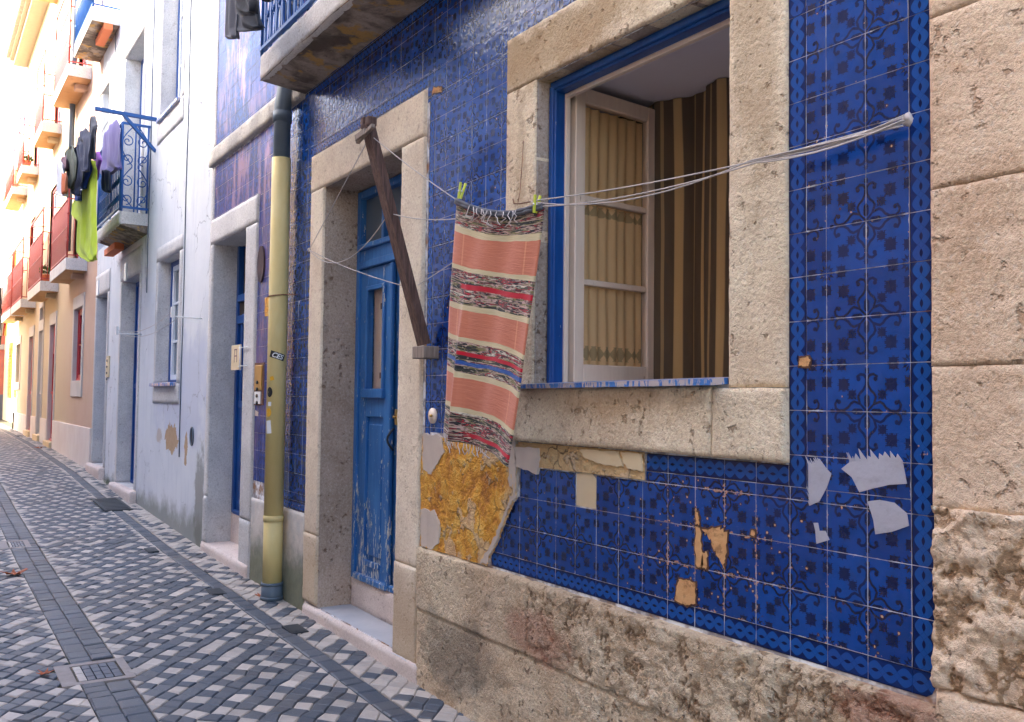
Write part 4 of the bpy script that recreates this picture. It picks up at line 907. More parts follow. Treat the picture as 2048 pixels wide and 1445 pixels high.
m = MB(); zk = WZ(797, 880, y1); m.tube([(XM+.045+.0*i, y1-.012-.045*math.sin(math.pi*i/8), zk+.07-.14*i/8) for i in range(9)], .008, 8); m.build('handle', 'iron', lf2)
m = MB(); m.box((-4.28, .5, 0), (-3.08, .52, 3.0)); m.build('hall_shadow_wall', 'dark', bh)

# --- left door
m = MB(); XFL = -7.275; xl2 = x2a
rough_block(m, XFL+.06, XF2, z2t+.003, zl2-.002, -.020, .06, amp=.002, res=.03, rad=.006, seed=121, sc=7)
rough_block(m, XFL+.06, x2a, .60, z2t, -.018, .40, amp=.003, res=.03, rad=.008, seed=122, sc=7); rough_block(m, XFL+.05, x2a+.002, .17, .597, -.030, .45, amp=.004, res=.025, rad=.016, seed=123, sc=7)
rough_block(m, x2b, XF2, .52, z2t, -.018, .40, amp=.002, res=.03, rad=.006, seed=124, sc=7); rough_block(m, x2b-.002, XF2+.004, .0, .517, -.022, .40, amp=.003, res=.03, rad=.008, seed=125, sc=7)
m.build('door_surround', 'stone_cool', bh)
m = MB(); reveal(m, (x2a+.003, x2b-.003, .16, z2t-.002), -.002, y2); m.build('door_reveal', 'stone_cool', bh)
m = MB(); rough_block(m, WX(408, 1085)-.02, XF2-.02, -.1, .165, -.035, .06, amp=.004, res=.025, rad=.014, seed=131, sc=7); 
m.box((XFL+.1, -.02, .1), (XF2-.03, y2, .166), 0, .01); m.build('doorstep', 'stone_step', bh)
m = MB(); zt2 = WZ(470, 595, y2); zd2 = WZ(470, 1025, y2)
m.box((x2a, y2-.03, zd2), (x2a+.06, y2+.04, z2t), 0, .004); m.box((x2b-.06, y2-.03, zd2), (x2b, y2+.04, z2t), 0, .004); m.box((x2a+.06, y2-.035, zt2-.07), (x2b-.06, y2+.04, zt2), 0, .006); m.box((x2a+.06, y2-.035, zt2-.28), (x2b-.06, y2+.04, zt2-.20), 0, .006)
m.build('door_frame', 'blue', bh)
m = MB(); m.box((x2a+.06, y2-.012, zt2-.2), (x2b-.06, y2+.0, zt2-.07)); m.box((x2a+.06, y2+.02, zt2), (x2b-.06, y2+.03, z2t-.02)); m.build('transom_window', 'dark', bh)
door_leaf(bh, x2a+.062, (x2a+x2b)/2-.002, zd2, zt2-.284, y2-.005, (1.5, 2.3), matn='blue'); door_leaf(bh, (x2a+x2b)/2+.002, x2b-.062, zd2, zt2-.284, y2-.001, (1.5, 2.3), matn='blue')
m = MB(); m.box((x2a, y2-.03, .16), (x2b, y2+.05, zd2-.003)); m.build('threshold', 'stone_step', bh)
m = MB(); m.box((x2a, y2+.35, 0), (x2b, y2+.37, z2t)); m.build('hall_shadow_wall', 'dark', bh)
# corner strip, ledge, mossy base
m = MB(); rough_block(m, XL+.004, -7.165, .0, 3.73, -.010, .04, amp=.002, res=.04, rad=.006, seed=141); rough_block(m, XL+.004, -7.165, 3.93, 9.1, -.010, .04, amp=.002, res=.06, rad=.006, seed=142); m.build('corner_strip', 'stone_cool', bh)
m = MB(); rough_block(m, XL+.01, -4.74, 3.745, 3.905, -.045, .08, amp=.003, res=.03, rad=.010, seed=143, jag=.003); m.build('stone_ledge', 'stone_ledge', bh)
m = MB(); rough_block(m, XF2+.004, -4.545, -.1, zE-.003, -.014, .03, amp=.008, res=.02, rad=.006, seed=145); m.build('wall_base', 'moss', bh)
m = MB(); rough_block(m, -5.19, -5.125, zE, 3.72, -.008, .02, amp=.006, res=.02, rad=.006, seed=147, sc=12); m.build('rust_seam', 'patch', bh)
# damaged tiles near the left door
m = MB(); m.prism(ragged([(530, 596), (538, 594), (539, 632), (530, 634)], .004, 3), -.0022, .004); o = m.build('bare_render', 'ochre', bh)
m = MB()
for pts in ([(511, 820), (517, 825), (516, 833), (510, 832)],): m.prism(ragged(pts, .003, 2), -.002, .004)
m.build('broken_glaze', 'patch', bh)
m = MB(); q = onY(524, 529); V = [(q[0]+.085*math.cos(t_), -.012, q[2]+.15*math.sin(t_)) for t_ in np.linspace(0, 2*math.pi, 28)[:-1]]; m.prism([(v[0], v[2]) for v in V], -.014, .002); o = m.build('oval_plate', 'rust_dark', bh)
# brass bell panel by the left door
bp = thing('bell_panel', onY(520, 770), 'brass doorbell panel with four buttons left of the yellow pipe', 'doorbell')
x0, x1, z0, z1 = WX(512, 770), WX(526, 770), WZ(519, 806), WZ(519, 731)
m = MB(); m.box((x0-.03, -.006, z0-.02), (x1+.03, .004, z1+.02), 0, .002); m.build('back_plate', 'rust', bp)
m = MB(); m.box((x0, -.016, z0+.1), (x1, -.006, z1), 0, .004); m.build('face_plate', 'brass', bp)
for i in range(4):
    m = MB(); z = z1-.14-.055*i; m.tube([((x0+x1)/2, -.016, z), ((x0+x1)/2, -.026, z)], .014, 10); m.build('button', 'iron', bp)
m = MB(); m.box((x0+.01, -.016, z0-.01), (x1-.02, -.006, z0+.09), 0, .002); m.build('nameplate', 'sticker_w', bp)
# small sign on the left door jamb
sg = thing('small_sign', onY(483, 712, -.03), 'small pale sign on clips hanging over the left blue door', 'sign')
m = MB(); m.box((x2b-.30, -.028, WZ(475, 740, -.03)), (x2b-.02, -.022, WZ(475, 690, -.03)), 0, .001); m.build('plate', 'creampl', sg)
m = MB()
for py in (695, 732): z = WZ(490, py, -.03); m.tube([(x2b-.06, -.034, z), (x2b+.16, -.034, z)], .004, 6); m.tube([(x2b+.16, -.034, z), (x2b+.16, .0, z)], .004, 6)
m.tube([(x2b-.02, -.034, WZ(490, 740, -.03)), (x2b-.02, -.034, WZ(490, 690, -.03))], .006, 6); m.build('clips', 'steel', sg)
m = MB(); z = WZ(475, 712, -.03); m.box((x2b-.21, -.0295, z-.055), (x2b-.20, -.0275, z+.06)); m.box((x2b-.21, -.0295, z+.05), (x2b-.13, -.0275, z+.06)); m.box((x2b-.14, -.0295, z-.055), (x2b-.13, -.0275, z+.05)); m.box((x2b-.20, -.0295, z-.005), (x2b-.14, -.0275, z+.005)); m.build('lettering', 'plum', sg)

# --- large balcony over the middle door
BX0, BX1, BY = -4.737, -1.55, -.345; bz0, bz1 = 3.80, 3.985
m = MB(); rough_block(m, BX0, BX1, bz0, bz1, BY, .05, amp=.004, res=.02, rad=.012, seed=151, jag=.006)
bal = m.build('balcony', 'slab_edge', bh)
m = MB(); nx_, ny_ = 120, 14; V = []
for j in range(ny_):
    for i in range(nx_):
        x = BX0+(BX1-BX0)*i/(nx_-1); y = BY+.004+(0-BY-.004)*j/(ny_-1); V.append((x, y, bz0+.006-.030*(j/(ny_-1))+fbm(np.array([x, y, 3.]), 5, 4)*.022))
m.mesh(V, [((j+1)*nx_+i, (j+1)*nx_+i+1, j*nx_+i+1, j*nx_+i) for j in range(ny_-1) for i in range(nx_-1)], 0, True); m.build('underside', 'slab_under', bal)
m = MB(); m.prism([(0, 0)]*0 or [(BX0+.002, bz0+.02), (BX1-.002, bz0+.02), (BX1-.002, bz1-.003), (BX0+.002, bz1-.003)], BY+.03, .0); m.build('slab', 'slab_edge', bal)
m = MB(); zr0 = bz1+.045
def vbar(m, x, y, z0, z1, r=.008): m.tube([(x, y, z0), (x, y, z1)], r, 6)
m.box((BX0-.01, BY+.0, zr0-.012), (BX1, BY+.03, zr0+.012)); m.box((BX0-.01, BY-.002, zr0+.93), (BX1, BY+.032, zr0+.96)); m.box((BX0-.01, BY+.03, zr0-.012), (BX0+.015, 0, zr0+.012)); m.box((BX0-.01, BY+.03, zr0+.93), (BX0+.015, 0, zr0+.96))
vbar(m, BX0, BY+.015, bz1, zr0+.95, .012); nb = 26
for i in range(nb):
    x = BX0+.06+(BX1-BX0-.1)*i/(nb-1); m.box((x-.012, BY+.010, zr0), (x+.012, BY+.02, zr0+.94))
    if i < nb-1:
        xc = x+(BX1-BX0-.1)/(nb-1)/2
        for zc3, rz in ((zr0+.10, .09), (zr0+.30, .10), (zr0+.62, .16), (zr0+.85, .07)):
            m.tube([(xc+.038*math.cos(a), BY+.015, zc3+rz*math.sin(a)) for a in np.linspace(0, 2*math.pi, 13)], .0065, 5)
        m.tube([(xc, BY+.015, zr0+.19), (xc, BY+.015, zr0+.24)], .010, 5)
for i in range(3): y = BY+.09*(i+1)-.01; vbar(m, BX0, y, zr0, zr0+.94, .008)
m.build('railing', 'bluerail', bal)

# ================================================================== DRAINPIPE
def P2(px, py, y): q = onY(px, py, y); return q
py_ = -.092; pxx = (WX(548, 1000, py_)+WX(552, 800, py_))/2; r_ = .070
dp = thing('drainpipe', (pxx, py_, g(pxx)), 'yellow painted drainpipe with dark grey top and foot fixed to the tiled wall', 'drainpipe')
zt1 = WZ(560, 320, py_); zb1 = WZ(548, 1172, py_); ztop = 3.74
m = MB(); n = 24; m.tube([(pxx, py_, zb1), (pxx, py_, WZ(550, 1040, py_)-.01)], r_, n); m.tube([(pxx, py_, WZ(550, 1040, py_)-.012), (pxx, py_, WZ(550, 1040, py_)+.03)], r_+.004, n); m.tube([(pxx, py_, WZ(550, 1040, py_)+.03), (pxx, py_, zt1)], r_, n)
m.build('yellow_pipe', 'pipe_y', dp)
m = MB(); m.tube([(pxx, py_, zt1-.05), (pxx, py_, 3.72), (pxx, py_+.02, 3.86), (pxx, py_+.02, 8.8)], r_-.008, n); m.tube([(pxx, py_, 3.60), (pxx, py_, 3.68)], r_, n); m.build('upper_pipe', 'pipe_g', dp)
m = MB(); m.tube([(pxx, py_, g(pxx)-.02), (pxx, py_, zb1+.01)], r_+.007, n); m.tube([(pxx, py_, zb1-.10), (pxx, py_, zb1-.08)], r_+.012, n); m.tube([(pxx, py_, zb1), (pxx, py_, zb1+.02)], r_+.010, n); m.build('foot_collar', 'pipe_g', dp)
m = MB(); zz = WZ(555, 592, py_)
m.tube([(pxx+(r_+.004)*math.cos(a), py_+(r_+.004)*math.sin(a), zz+.01*math.sin(a)) for a in np.linspace(-3.3, .2, 18)], .0045, 6); m.tube([(pxx+r_, py_+.01, zz), (pxx+.16, .0, zz+.0)], .0045, 6); m.build('wire_clamp', 'rust', dp)
def on_pipe(pts, zc3, th0, dr=.0008): # pts (arc metres, z)
    return [(pxx+(r_+dr)*math.cos(th0+a/r_), py_+(r_+dr)*math.sin(th0+a/r_), zc3+z) for a, z in pts]
CAMTH = math.atan2(-2.318-py_, 1.6688-pxx)
def pipe_patch(name, matn, th, zc3, wd, ht, rot=0, rnd=False, dr=.0008, parent=dp):
    m = MB(); n1, n2 = 9, 5
    if rnd: pts = [(wd/2*math.cos(a), ht/2*math.sin(a)) for a in np.linspace(0, 2*math.pi, 21)[:-1]]; V = on_pipe([(0, 0)]+pts, zc3, th, dr); m.mesh(V, [(0, 1+i, 1+(i+1) % 20) for i in range(20)], 0, True)
    else:
        V = []
        for j in range(n2):
            for i in range(n1):
                a = (i/(n1-1)-.5)*wd; z = (j/(n2-1)-.5)*ht; V += on_pipe([(a*math.cos(rot)-z*math.sin(rot), a*math.sin(rot)+z*math.cos(rot))], zc3, th, dr)
        m.mesh(V, [(j*n1+i, j*n1+i+1, (j+1)*n1+i+1, (j+1)*n1+i) for j in range(n2-1) for i in range(n1-1)], 0, True)
    return m.build(name, matn, parent)
zs3 = WZ(551, 713, py_); st_ = pipe_patch('sticker', 'sticker_k', CAMTH+.02, zs3, .115, .05, -.30); st_['label'] = 'black sticker lettered CES in white'
# lettering bent round the pipe
tc = bpy.data.curves.new('t', 'FONT'); tc.body = 'CES'; tc.size = .05; tc.shear = .25; tc.align_x = 'CENTER'; tc.offset = .0012; to = bpy.data.objects.new('t', tc); COL.objects.link(to)
dg = bpy.context.evaluated_depsgraph_get(); tm = bpy.data.meshes.new_from_object(to.evaluated_get(dg)); bpy.data.objects.remove(to)
V = []; off = np.array(dp['_w'])
for v in tm.vertices:
    a, z = v.co.x, v.co.y-.017; c, s_ = math.cos(-.30), math.sin(-.30); V.append(np.array(on_pipe([(a*c-z*s_, a*s_+z*c)], zs3, CAMTH+.02, .0022)[0])-off)
for v, q in zip(tm.vertices, V): v.co = Vector(q)
tm.materials.clear(); tm.materials.append(M['sticker_w']); lo = bpy.data.objects.new('lettering', tm); COL.objects.link(lo); lo.parent = st_
pipe_patch('sticker', 'sticker_k', CAMTH-.75, WZ(543, 785, py_), .05, .075, 0, True); pipe_patch('sticker', 'sticker_w', CAMTH-.72, WZ(543, 808, py_), .03, .03)
o = pipe_patch('sticker', 'sticker_y', CAMTH-.85, WZ(540, 825, py_), .05, .065, 0, True); pipe_patch('sticker', 'sticker_w', CAMTH-.80, WZ(540, 853, py_), .045, .095, .1); pipe_patch('sticker', 'sticker_y', CAMTH-.5, WZ(545, 758, py_), .03, .03, .3)

# ================================================================== THINGS ON THE TILED WALL
# wooden prop
TOP = onX(735, 248, -2.75); BOT = np.array([WX(848, 690, -.05), -.05, WZ(848, 690, -.05)])
pr = thing('wooden_prop', (BOT[0], 0, BOT[2]), 'dark weathered wooden pole leaning out from the wall across the blue door', 'washing pole')
m = MB(); m.bar(BOT, TOP, .075, .045); po = m.build('pole', 'wood', pr)
m = MB(); z = BOT[2]-.03; m.box((BOT[0]-.06, -.09, z-.045), (BOT[0]+.075, .0, z+.02), 0, .004); m.build('bracket_block', 'wood_l', pr)
ax = (TOP-BOT)/np.linalg.norm(TOP-BOT); tp = TOP-ax*.06
m = MB(); m.bar(tp+np.array([-.10, -.03, -.02]), tp+np.array([.10, -.03, .02]), .02, .02); m.bar(tp+np.array([-.10, -.035, .0]), tp+np.array([.02, -.035, .01]), .03, .02); m.build('crosspiece', 'wood_l', pr)
m = MB(); m.box((TOP[0]-.05, TOP[1]-.02, TOP[2]-.02), (TOP[0]-.01, TOP[1]+.03, TOP[2]+.04), 0, .005); m.box((TOP[0]+.01, TOP[1]-.02, TOP[2]-.02), (TOP[0]+.05, TOP[1]+.03, TOP[2]+.03), 0, .005); m.build('forked_end', 'wood', pr)
# cords
HK = onY(1815, 240, -.035); HL = onY(618, 500, -.03)
def sag(a, b, s_, n=14, sx=0): a, b = np.array(a), np.array(b); return [a+(b-a)*t+np.array([0, 0, -s_*4*t*(1-t)]) for t in np.linspace(0, 1, n)]
A_, B_ = TOP[:2], HK[:2]; dl = B_-A_
nP = np.array([dl[1], -dl[0], 0])/np.linalg.norm(dl)
def onP(px, py): v = _ray(px, py); A3 = np.array([A_[0], A_[1], 0]); return CAM+v*(np.dot(nP, A3-CAM)/np.dot(nP, v))
rTL, rTR, rBL, rBR = onP(916, 402), onP(1086, 412), onP(876, 862), onP(1027, 932)
lineset = thing('washing_line', (HK[0], 0, HK[2]), 'pale cords strung between the wooden pole, wall hooks and the right tile strip', 'clothesline')
def cordo(pts, r=.0027): m = MB(); m.tube(pts, r, 6); return m.build('cord', 'cord', lineset)
kn = onP(1080, 405); k2 = onP(1050, 408)
cordo(sag(tp, rTL, .01)); cordo(sag(onP(1066, 402), onP(1530, 318), .012)+sag(onP(1530, 318), HK, .0)[1:]); cordo(sag(onP(1075, 414), onP(1530, 320), .03)+sag(onP(1530, 320), HK+np.array([-.03, -.012, -.01]), 0)[1:]); cordo(sag(onP(1060, 404), onP(1500, 322), .06)+sag(onP(1500, 322), HK+np.array([0, -.02, -.02]), .0)[1:])
m = MB()
for i in range(7):
    a = HK+np.array([-.25-.06*i, -.006*i, 0]); e1 = onP(1620-18*i, 296+5*i); m.tube(sag(e1, HK+np.array([.0, -.004*i, .01*math.sin(i*2.)]), .004+.003*i, 8), .0024, 6)
m.build('twisted_cords', 'cord', lineset)
cordo(sag(tp, HL, .005)); ml = np.array(onX(772, 436, -2.75)); lo_ = np.array(onX(806, 572, -2.745)); cordo([HL+(q-HL) for q in sag(HL, ml, .16)]); cordo(sag(HL, lo_, .02))
cordo(sag(onX(780, 427, -2.74), onP(930, 436), .02)); cordo(sag(onX(836, 571, -2.74), onP(945, 500), .0))
for q, r in ((HK, .016), (HL, .012)):
    V = []; m = MB()
    for i in range(7):
        for j in range(10):
            th, ph = math.pi*i/6, 2*math.pi*j/10; rr = r*(1+.3*fbm(np.array([i*1., j*1., r*99]), 1.1, 2)*2.6); V.append((q[0]+rr*math.sin(th)*math.cos(ph), q[1]+rr*math.cos(th)*.9, q[2]+rr*1.2*math.sin(th)*math.sin(ph)))
    m.mesh(V, [(i*10+j, i*10+(j+1) % 10, (i+1)*10+(j+1) % 10, (i+1)*10+j) for i in range(6) for j in range(10)], 0, True); m.build('wall_fixing', 'cord', lineset)
# bent wire near the rug
m = MB(); m.tube([onY(1047, 282, -.02), onY(1044, 330, -.05), onY(1040, 385, -.10), onP(1036, 405)], .002, 5); m.tube([onP(1026, 398), onP(1028, 408), onP(1040, 408), onP(1062, 404)], .003, 5); o = m.build('bent_wire', 'rust'); o['label'] = 'thin bent wire hanging down the window surround to the rug'; o['category'] = 'wire'
# rug
nu, nv_ = 50, 150; V = []; UV = []; NRM = -nP if np.dot(nP, CAM-TOP) < 0 else nP
for j in range(nv_):
    v = j/(nv_-1)
    for i in range(nu):
        u = i/(nu-1); tp_ = rTL+(rTR-rTL)*u; bt = rBL+(rBR-rBL)*u; p = tp_+(bt-tp_)*v
        w_ = .018*math.sin(u*5.5+v*1.6+.5)*(.3+v)+.006*math.sin(u*17+v*4)
        w_ += -.10*max(0, .24+.10*(1-v)*-1-u)*min(1, v*1.6)*2 if u < .3 else 0
        fold = math.exp(-((u-.24)/.035)**2)*.040*min(1, max(0, v*1.5-.35)); w_ += fold
        p = p+NRM*w_+np.array([0, 0, -.045*math.sin(math.pi*u)*(1-v)**4 - .018*math.sin(u*6.3+.4)*v*.6])
        p[0] += .008*math.sin(v*9+u*1.2)*v; V.append(p); UV.append((u, v))
m = MB(); m.mesh(V, [(j*nu+i, (j+1)*nu+i, (j+1)*nu+i+1, j*nu+i+1) for j in range(nv_-1) for i in range(nu-1)], 0, True, UV)
rg = thing('hanging_rug', (rTL+rTR)/2, 'striped salmon pink rag rug with a white fringe pegged over the washing line', 'rug')
ro = m.build('rug_body', 'rug', rg); sm_ = ro.modifiers.new('t', 'SOLIDIFY'); sm_.thickness = .007; sm_.offset = 0
m = MB() # rolled-over top hem
for s_ in (0, 1): m.tube([np.array(V[i])+NRM*(.008+.004*math.sin(i*.9+s_))+np.array([0, 0, .004-.012*s_]) for i in range(0, nu)], .009, 7)
m.mesh([], []); hem = m.build('top_hem', 'greyd', rg)
m = MB()
for i in range(12):
    u = .20+.55*i/11+random.uniform(-.015, .015); k_ = int(u*(nu-1)); p = np.array(V[k_])+NRM*.02; L_ = random.uniform(.04, .07)
    m.tube([p+np.array([random.uniform(-.02, .02)*t*2, 0, .006-L_*t]) + NRM*.004*math.sin(3*t) for t in np.linspace(0, 1, 5)], .0022, 5)
for i in range(18):
    k_ = (nv_-1)*nu+int((i+.5)/26*(nu-1)); p = np.array(V[k_]); L_ = random.uniform(.02, .06)
    m.tube([p+np.array([random.uniform(-.012, .012)*t*2, 0, -L_*t]) for t in np.linspace(0, 1, 4)], .0022, 5)
m.build('fringe', 'fringe', rg)
def peg(p, lb, tilt=.35):
    t = thing('clothes_peg', p, lb, 'clothes peg', 'pegs holding the rug'); a = np.array([math.sin(tilt), 0, math.cos(tilt)])
    for s_ in (-1, 1):
        m = MB(); b = np.array(p)+NRM*(.010+.006*s_); m.bar(b-a*.035, b+a*.038+NRM*.008*s_, .012, .007); m.build('peg_half', 'peg', t)
    m = MB(); m.tube([np.array(p)-NRM*.004+a*.0, np.array(p)+NRM*.026], .005, 6); m.build('spring', 'steel', t)
peg(rTL+np.array([.045, 0, .035]), 'yellow-green peg at the left corner of the striped rug', .45); peg(rTR+np.array([-.035, 0, .01]), 'yellow-green peg at the right corner of the striped rug', .25)
# keyhole plate on tiles
q = onY(867, 832); kp = thing('door_pull_plate', q, 'round cream metal plate with a knob on the tiles left of the rug', 'bell push')
m = MB(); m.tube([(q[0], 0, q[2]), (q[0], -.010, q[2])], .042, 20); m.build('plate', 'cream', kp); m = MB(); m.tube([(q[0], -.01, q[2]), (q[0], -.022, q[2])], .008, 10); m.build('knob', 'brass', kp)
# torn paper scraps
def scrap(pts, lb, spikes=()):
    P_ = PXZ(pts); out = []
    for i, (x, z) in enumerate(P_):
        out.append((x, z)); nx2 = P_[(i+1) % len(P_)]
        if i in spikes:
            dx, dz = nx2[0]-x, nx2[1]-z; n_ = 15
            for t in range(1, n_): f = (t+random.uniform(-.25, .25))/n_; amp = random.uniform(.004, .030)*random.random()+.003 if t % 2 else -random.uniform(.001, .012); out.append((x+dx*f-amp*.55, z+dz*f+amp))
    m = MB(); m.prism(out, -.0035, -.0015); o = m.build('paper_scrap', 'paper'); o['label'] = lb; o['category'] = 'torn paper'; o['group'] = 'scraps of poster paper'
scrap([(1710, 917), (1796, 908), (1806, 922), (1815, 968), (1780, 970), (1745, 978), (1720, 985), (1705, 955), (1684, 938), (1700, 925)], 'largest torn paper scrap, ragged along its top edge, on the right tile strip', (0, 9))
scrap([(1736, 1003), (1760, 1000), (1790, 1006), (1815, 1027), (1819, 1052), (1785, 1064), (1752, 1069), (1748, 1040)], 'creased paper scrap with a folded corner below the largest one')
scrap([(1618, 930), (1640, 918), (1652, 935), (1664, 948), (1655, 975), (1640, 1003), (1620, 1012), (1618, 975)], 'narrow spiky paper scrap beside the corner of the window stone', (0, 6)); scrap([(1628, 1046), (1637, 1046), (1640, 1062), (1652, 1062), (1660, 1080), (1634, 1088), (1632, 1062)], 'smallest paper scrap, low on the tiles under the spiky one')
# ================================================================== WHITE HOUSE
WXL, WXR = -14.04, -7.285
wh = thing('white_house', (-10.6, .3, g(-10.6)), 'white plastered house with blue windows and stained peeling plaster near the ground', 'house')
def rect(px0, py0, px1, py1, zx=None):      # left, top-at-right-edge, right, bottom-at-right-edge
    x0 = WX(px0, (py0+py1)/2); x1 = WX(px1, (py0+py1)/2); return (x0, x1, WZ(px1, py1), WZ(px1, py0))
w2 = rect(316, 504, 357, 767); da = rect(239.5, 549, 274, 990); db = rect(190, 587, 211, 955)
da = (da[0], da[1], g(-10)+.17, WZ(274, 549)); db = (db[0], db[1], g(-13)+.17, WZ(211, 587))
u1x = (WX(324.5, 150), WX(364, 150)); u1 = (u1x[0], u1x[1], WZ(365, 195), WZ(365, 195)+1.95)
SW0 = WX(296, 428); szt = WZ(296, 428); szb = WZ(296, 452); SY = float(onX(238.4, 415.6, SW0)[1]); SXL = WX(193.5, 445, SY)
u2 = (WX(251.4, 150), WX(288, 150), szt+.02, WZ(288, 60.6)); u3 = (WX(200.8, 190), WX(220, 190), szt+.02, WZ(220, 163.6))
up = (u1[0], u1[1], u1[3]+1.3, u1[3]+3.2)
WH = [w2, da, db, u1, u2, u3, up]
m = MB(); wall_cells(m, WXL, WXR, -.2, 9.6, WH, .0)
m.face([(WXL, 0, -.2), (WXL, 5, -.2), (WXL, 5, 9.6), (WXL, 0, 9.6)]); m.face([(WXL, 0, 9.6), (WXL, 5, 9.6), (WXR-.01, 5, 9.6), (WXR-.01, 0, 9.6)]); m.face([(WXR-.01, 0, -.2), (WXR-.01, 0, 9.6), (WXR-.01, 5, 9.6), (WXR-.01, 5, -.2)]); m.face([(WXL, 5, -.2), (WXR-.01, 5, -.2), (WXR-.01, 5, 9.6), (WXL, 5, 9.6)])
# subdivide-free slight unevenness comes from the plaster bump
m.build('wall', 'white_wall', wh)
def surround(bld, h, side, topw, botw=0, y=-.012, d_=.3, mt='stone_cool', sd=0):
    m = MB(); rough_block(m, h[0]-side, h[0], h[2], h[3], y, d_, amp=.002, res=.05, rad=.006, seed=sd, sc=6); rough_block(m, h[1], h[1]+side, h[2], h[3], y, d_, amp=.002, res=.05, rad=.006, seed=sd+1, sc=6)
    rough_block(m, h[0]-side, h[1]+side, h[3]+.002, h[3]+topw, y-.002, .06, amp=.002, res=.05, rad=.006, seed=sd+2, sc=6)
    if botw: rough_block(m, h[0]-side, h[1]+side, h[2]-botw, h[2]-.002, y-.004, .06, amp=.002, res=.04, rad=.006, seed=sd+3, sc=6)
    m.face([(h[0], y+.02, h[3]-.001), (h[0], d_, h[3]-.001), (h[1], d_, h[3]-.001), (h[1], y+.02, h[3]-.001)]); m.face([(h[0], y+.02, h[2]+.001), (h[1], y+.02, h[2]+.001), (h[1], d_, h[2]+.001), (h[0], d_, h[2]+.001)])
    return m.build('surround', mt, bld)
def window(bld, h, y, frame, sash, rows=3, cols=2, ledge=True, gl='glass'):
    x0, x1, z0, z1 = h; e = .05
    m = MB()
    for a, b in (((x0, y, z0), (x0+e, y+.06, z1)), ((x1-e, y, z0), (x1, y+.06, z1)), ((x0+e, y, z1-e), (x1-e, y+.06, z1)), ((x0+e, y, z0), (x1-e, y+.06, z0+e))): m.box(a, b, 0, .003)
    if ledge: m.box((x0+.01, y-.02, z0-.02), (x1-.01, -.05, z0+.012) if False else (x1-.01, y+.01, z0+.012))
    w_ = m.build('window', frame, bld); m = MB(); e2 = .06; a0, a1, b0, b1 = x0+e, x1-e, z0+e, z1-e; xm = (a0+a1)/2
    for a, b in (((a0, y+.012, b0), (a0+e2, y+.05, b1)), ((a1-e2, y+.012, b0), (a1, y+.05, b1)), ((a0+e2, y+.012, b1-e2), (a1-e2, y+.05, b1)), ((a0+e2, y+.012, b0), (a1-e2, y+.05, b0+e2)), ((xm-.05, y+.010, b0+e2), (xm+.05, y+.05, b1-e2))): m.box(a, b, 0, .003)
    for i in range(1, rows):
        z = b0+(b1-b0)*i/rows; m.box((a0+e2, y+.018, z-.014), (xm-.05, y+.045, z+.014)); m.box((xm+.05, y+.018, z-.014), (a1-e2, y+.045, z+.014))
    m.build('sash', sash, w_); m = MB(); m.face([(a0, y+.04, b0), (a1, y+.04, b0), (a1, y+.04, b1), (a0, y+.04, b1)]); m.build('pane', gl, w_)
    return w_
RV = .26
surround(wh, w2, .13, .17, .22, sd=201); window(wh, w2, .13, 'blue', 'white_paint')
m = MB(); m.box((w2[0]-.04, -.07, w2[2]-.03), (w2[1]+.01, .13, w2[2]+.01), 0, .005); m.build('window_ledge', 'blue_old', wh)
surround(wh, u1, .14, .18, .26, sd=211); window(wh, u1, .16, 'blue', 'white_paint'); m = MB(); m.box((u1[0]-.03, -.05, u1[2]-.03), (u1[1]+.01, .16, u1[2]+.01), 0, .005); m.build('window_ledge', 'blue_old', wh)
surround(wh, up, .14, .18, .26, sd=215); window(wh, up, .16, 'blue', 'white_paint')
surround(wh, u2, .14, .18, sd=221); window(wh, u2, .20, 'blue', 'white_paint', 4); surround(wh, u3, .14, .22, sd=225); window(wh, u3, .18, 'blue', 'white_paint', 4)
for h, s_ in ((da, 231), (db, 241)):
    surround(wh, h, .13 if s_ == 231 else .15, .34, y=-.014, d_=.24, sd=s_)
    m = MB(); m.box((h[0], .17, h[2]), (h[0]+.05, .24, h[3]), 0, .004); m.box((h[1]-.05, .17, h[2]), (h[1], .24, h[3]), 0, .004); m.box((h[0]+.05, .17, h[3]-.06), (h[1]-.05, .24, h[3]), 0, .004); m.build('door_frame', 'blue', wh)
    xm = (h[0]+h[1])/2; door_leaf(wh, h[0]+.052, xm-.002, h[2], h[3]-.062, .19, (1.7, 2.5), matn='blue'); door_leaf(wh, xm+.002, h[1]-.052, h[2], h[3]-.062, .193, (1.7, 2.5), matn='blue')
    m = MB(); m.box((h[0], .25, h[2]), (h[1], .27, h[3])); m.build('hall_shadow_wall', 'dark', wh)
    m = MB(); gx = g(h[0]); rough_block(m, h[0]-.16, h[1]+.16, gx-.25, h[2]-.004, -.085, .08, amp=.005, res=.03, rad=.014, seed=s_+5, jag=.005); m.box((h[0]-.14, -.06, h[2]-.1), (h[1]+.14, .24, h[2]+.0), 0, .01); m.build('doorstep', 'stone_step', wh)
for (px, py), s_ in (((254.5, 545), .10), ((198.5, 577), .12)):
    x, z = WX(px, py), WZ(px, py); m = MB(); m.box((x-.07, -.03, z-.12), (x+.07, -.014, z+.12), 0, .003); m.build('number_plaque', 'sticker_w', wh)
m = MB(); x, z = WX(385, 873), WZ(385, 873); V = [(x+.055*math.cos(a), z+.09*math.sin(a)) for a in np.linspace(0, 2*math.pi, 24)[:-1]]; m.prism(V, -.006, .01); vt = m.build('wall_vent', 'iron', wh)
m = MB(); m.tube([(x+.055*math.cos(a), -.008, z+.09*math.sin(a)) for a in np.linspace(0, 2*math.pi, 25)], .008, 6); m.build('rim', 'pipe_g', vt)
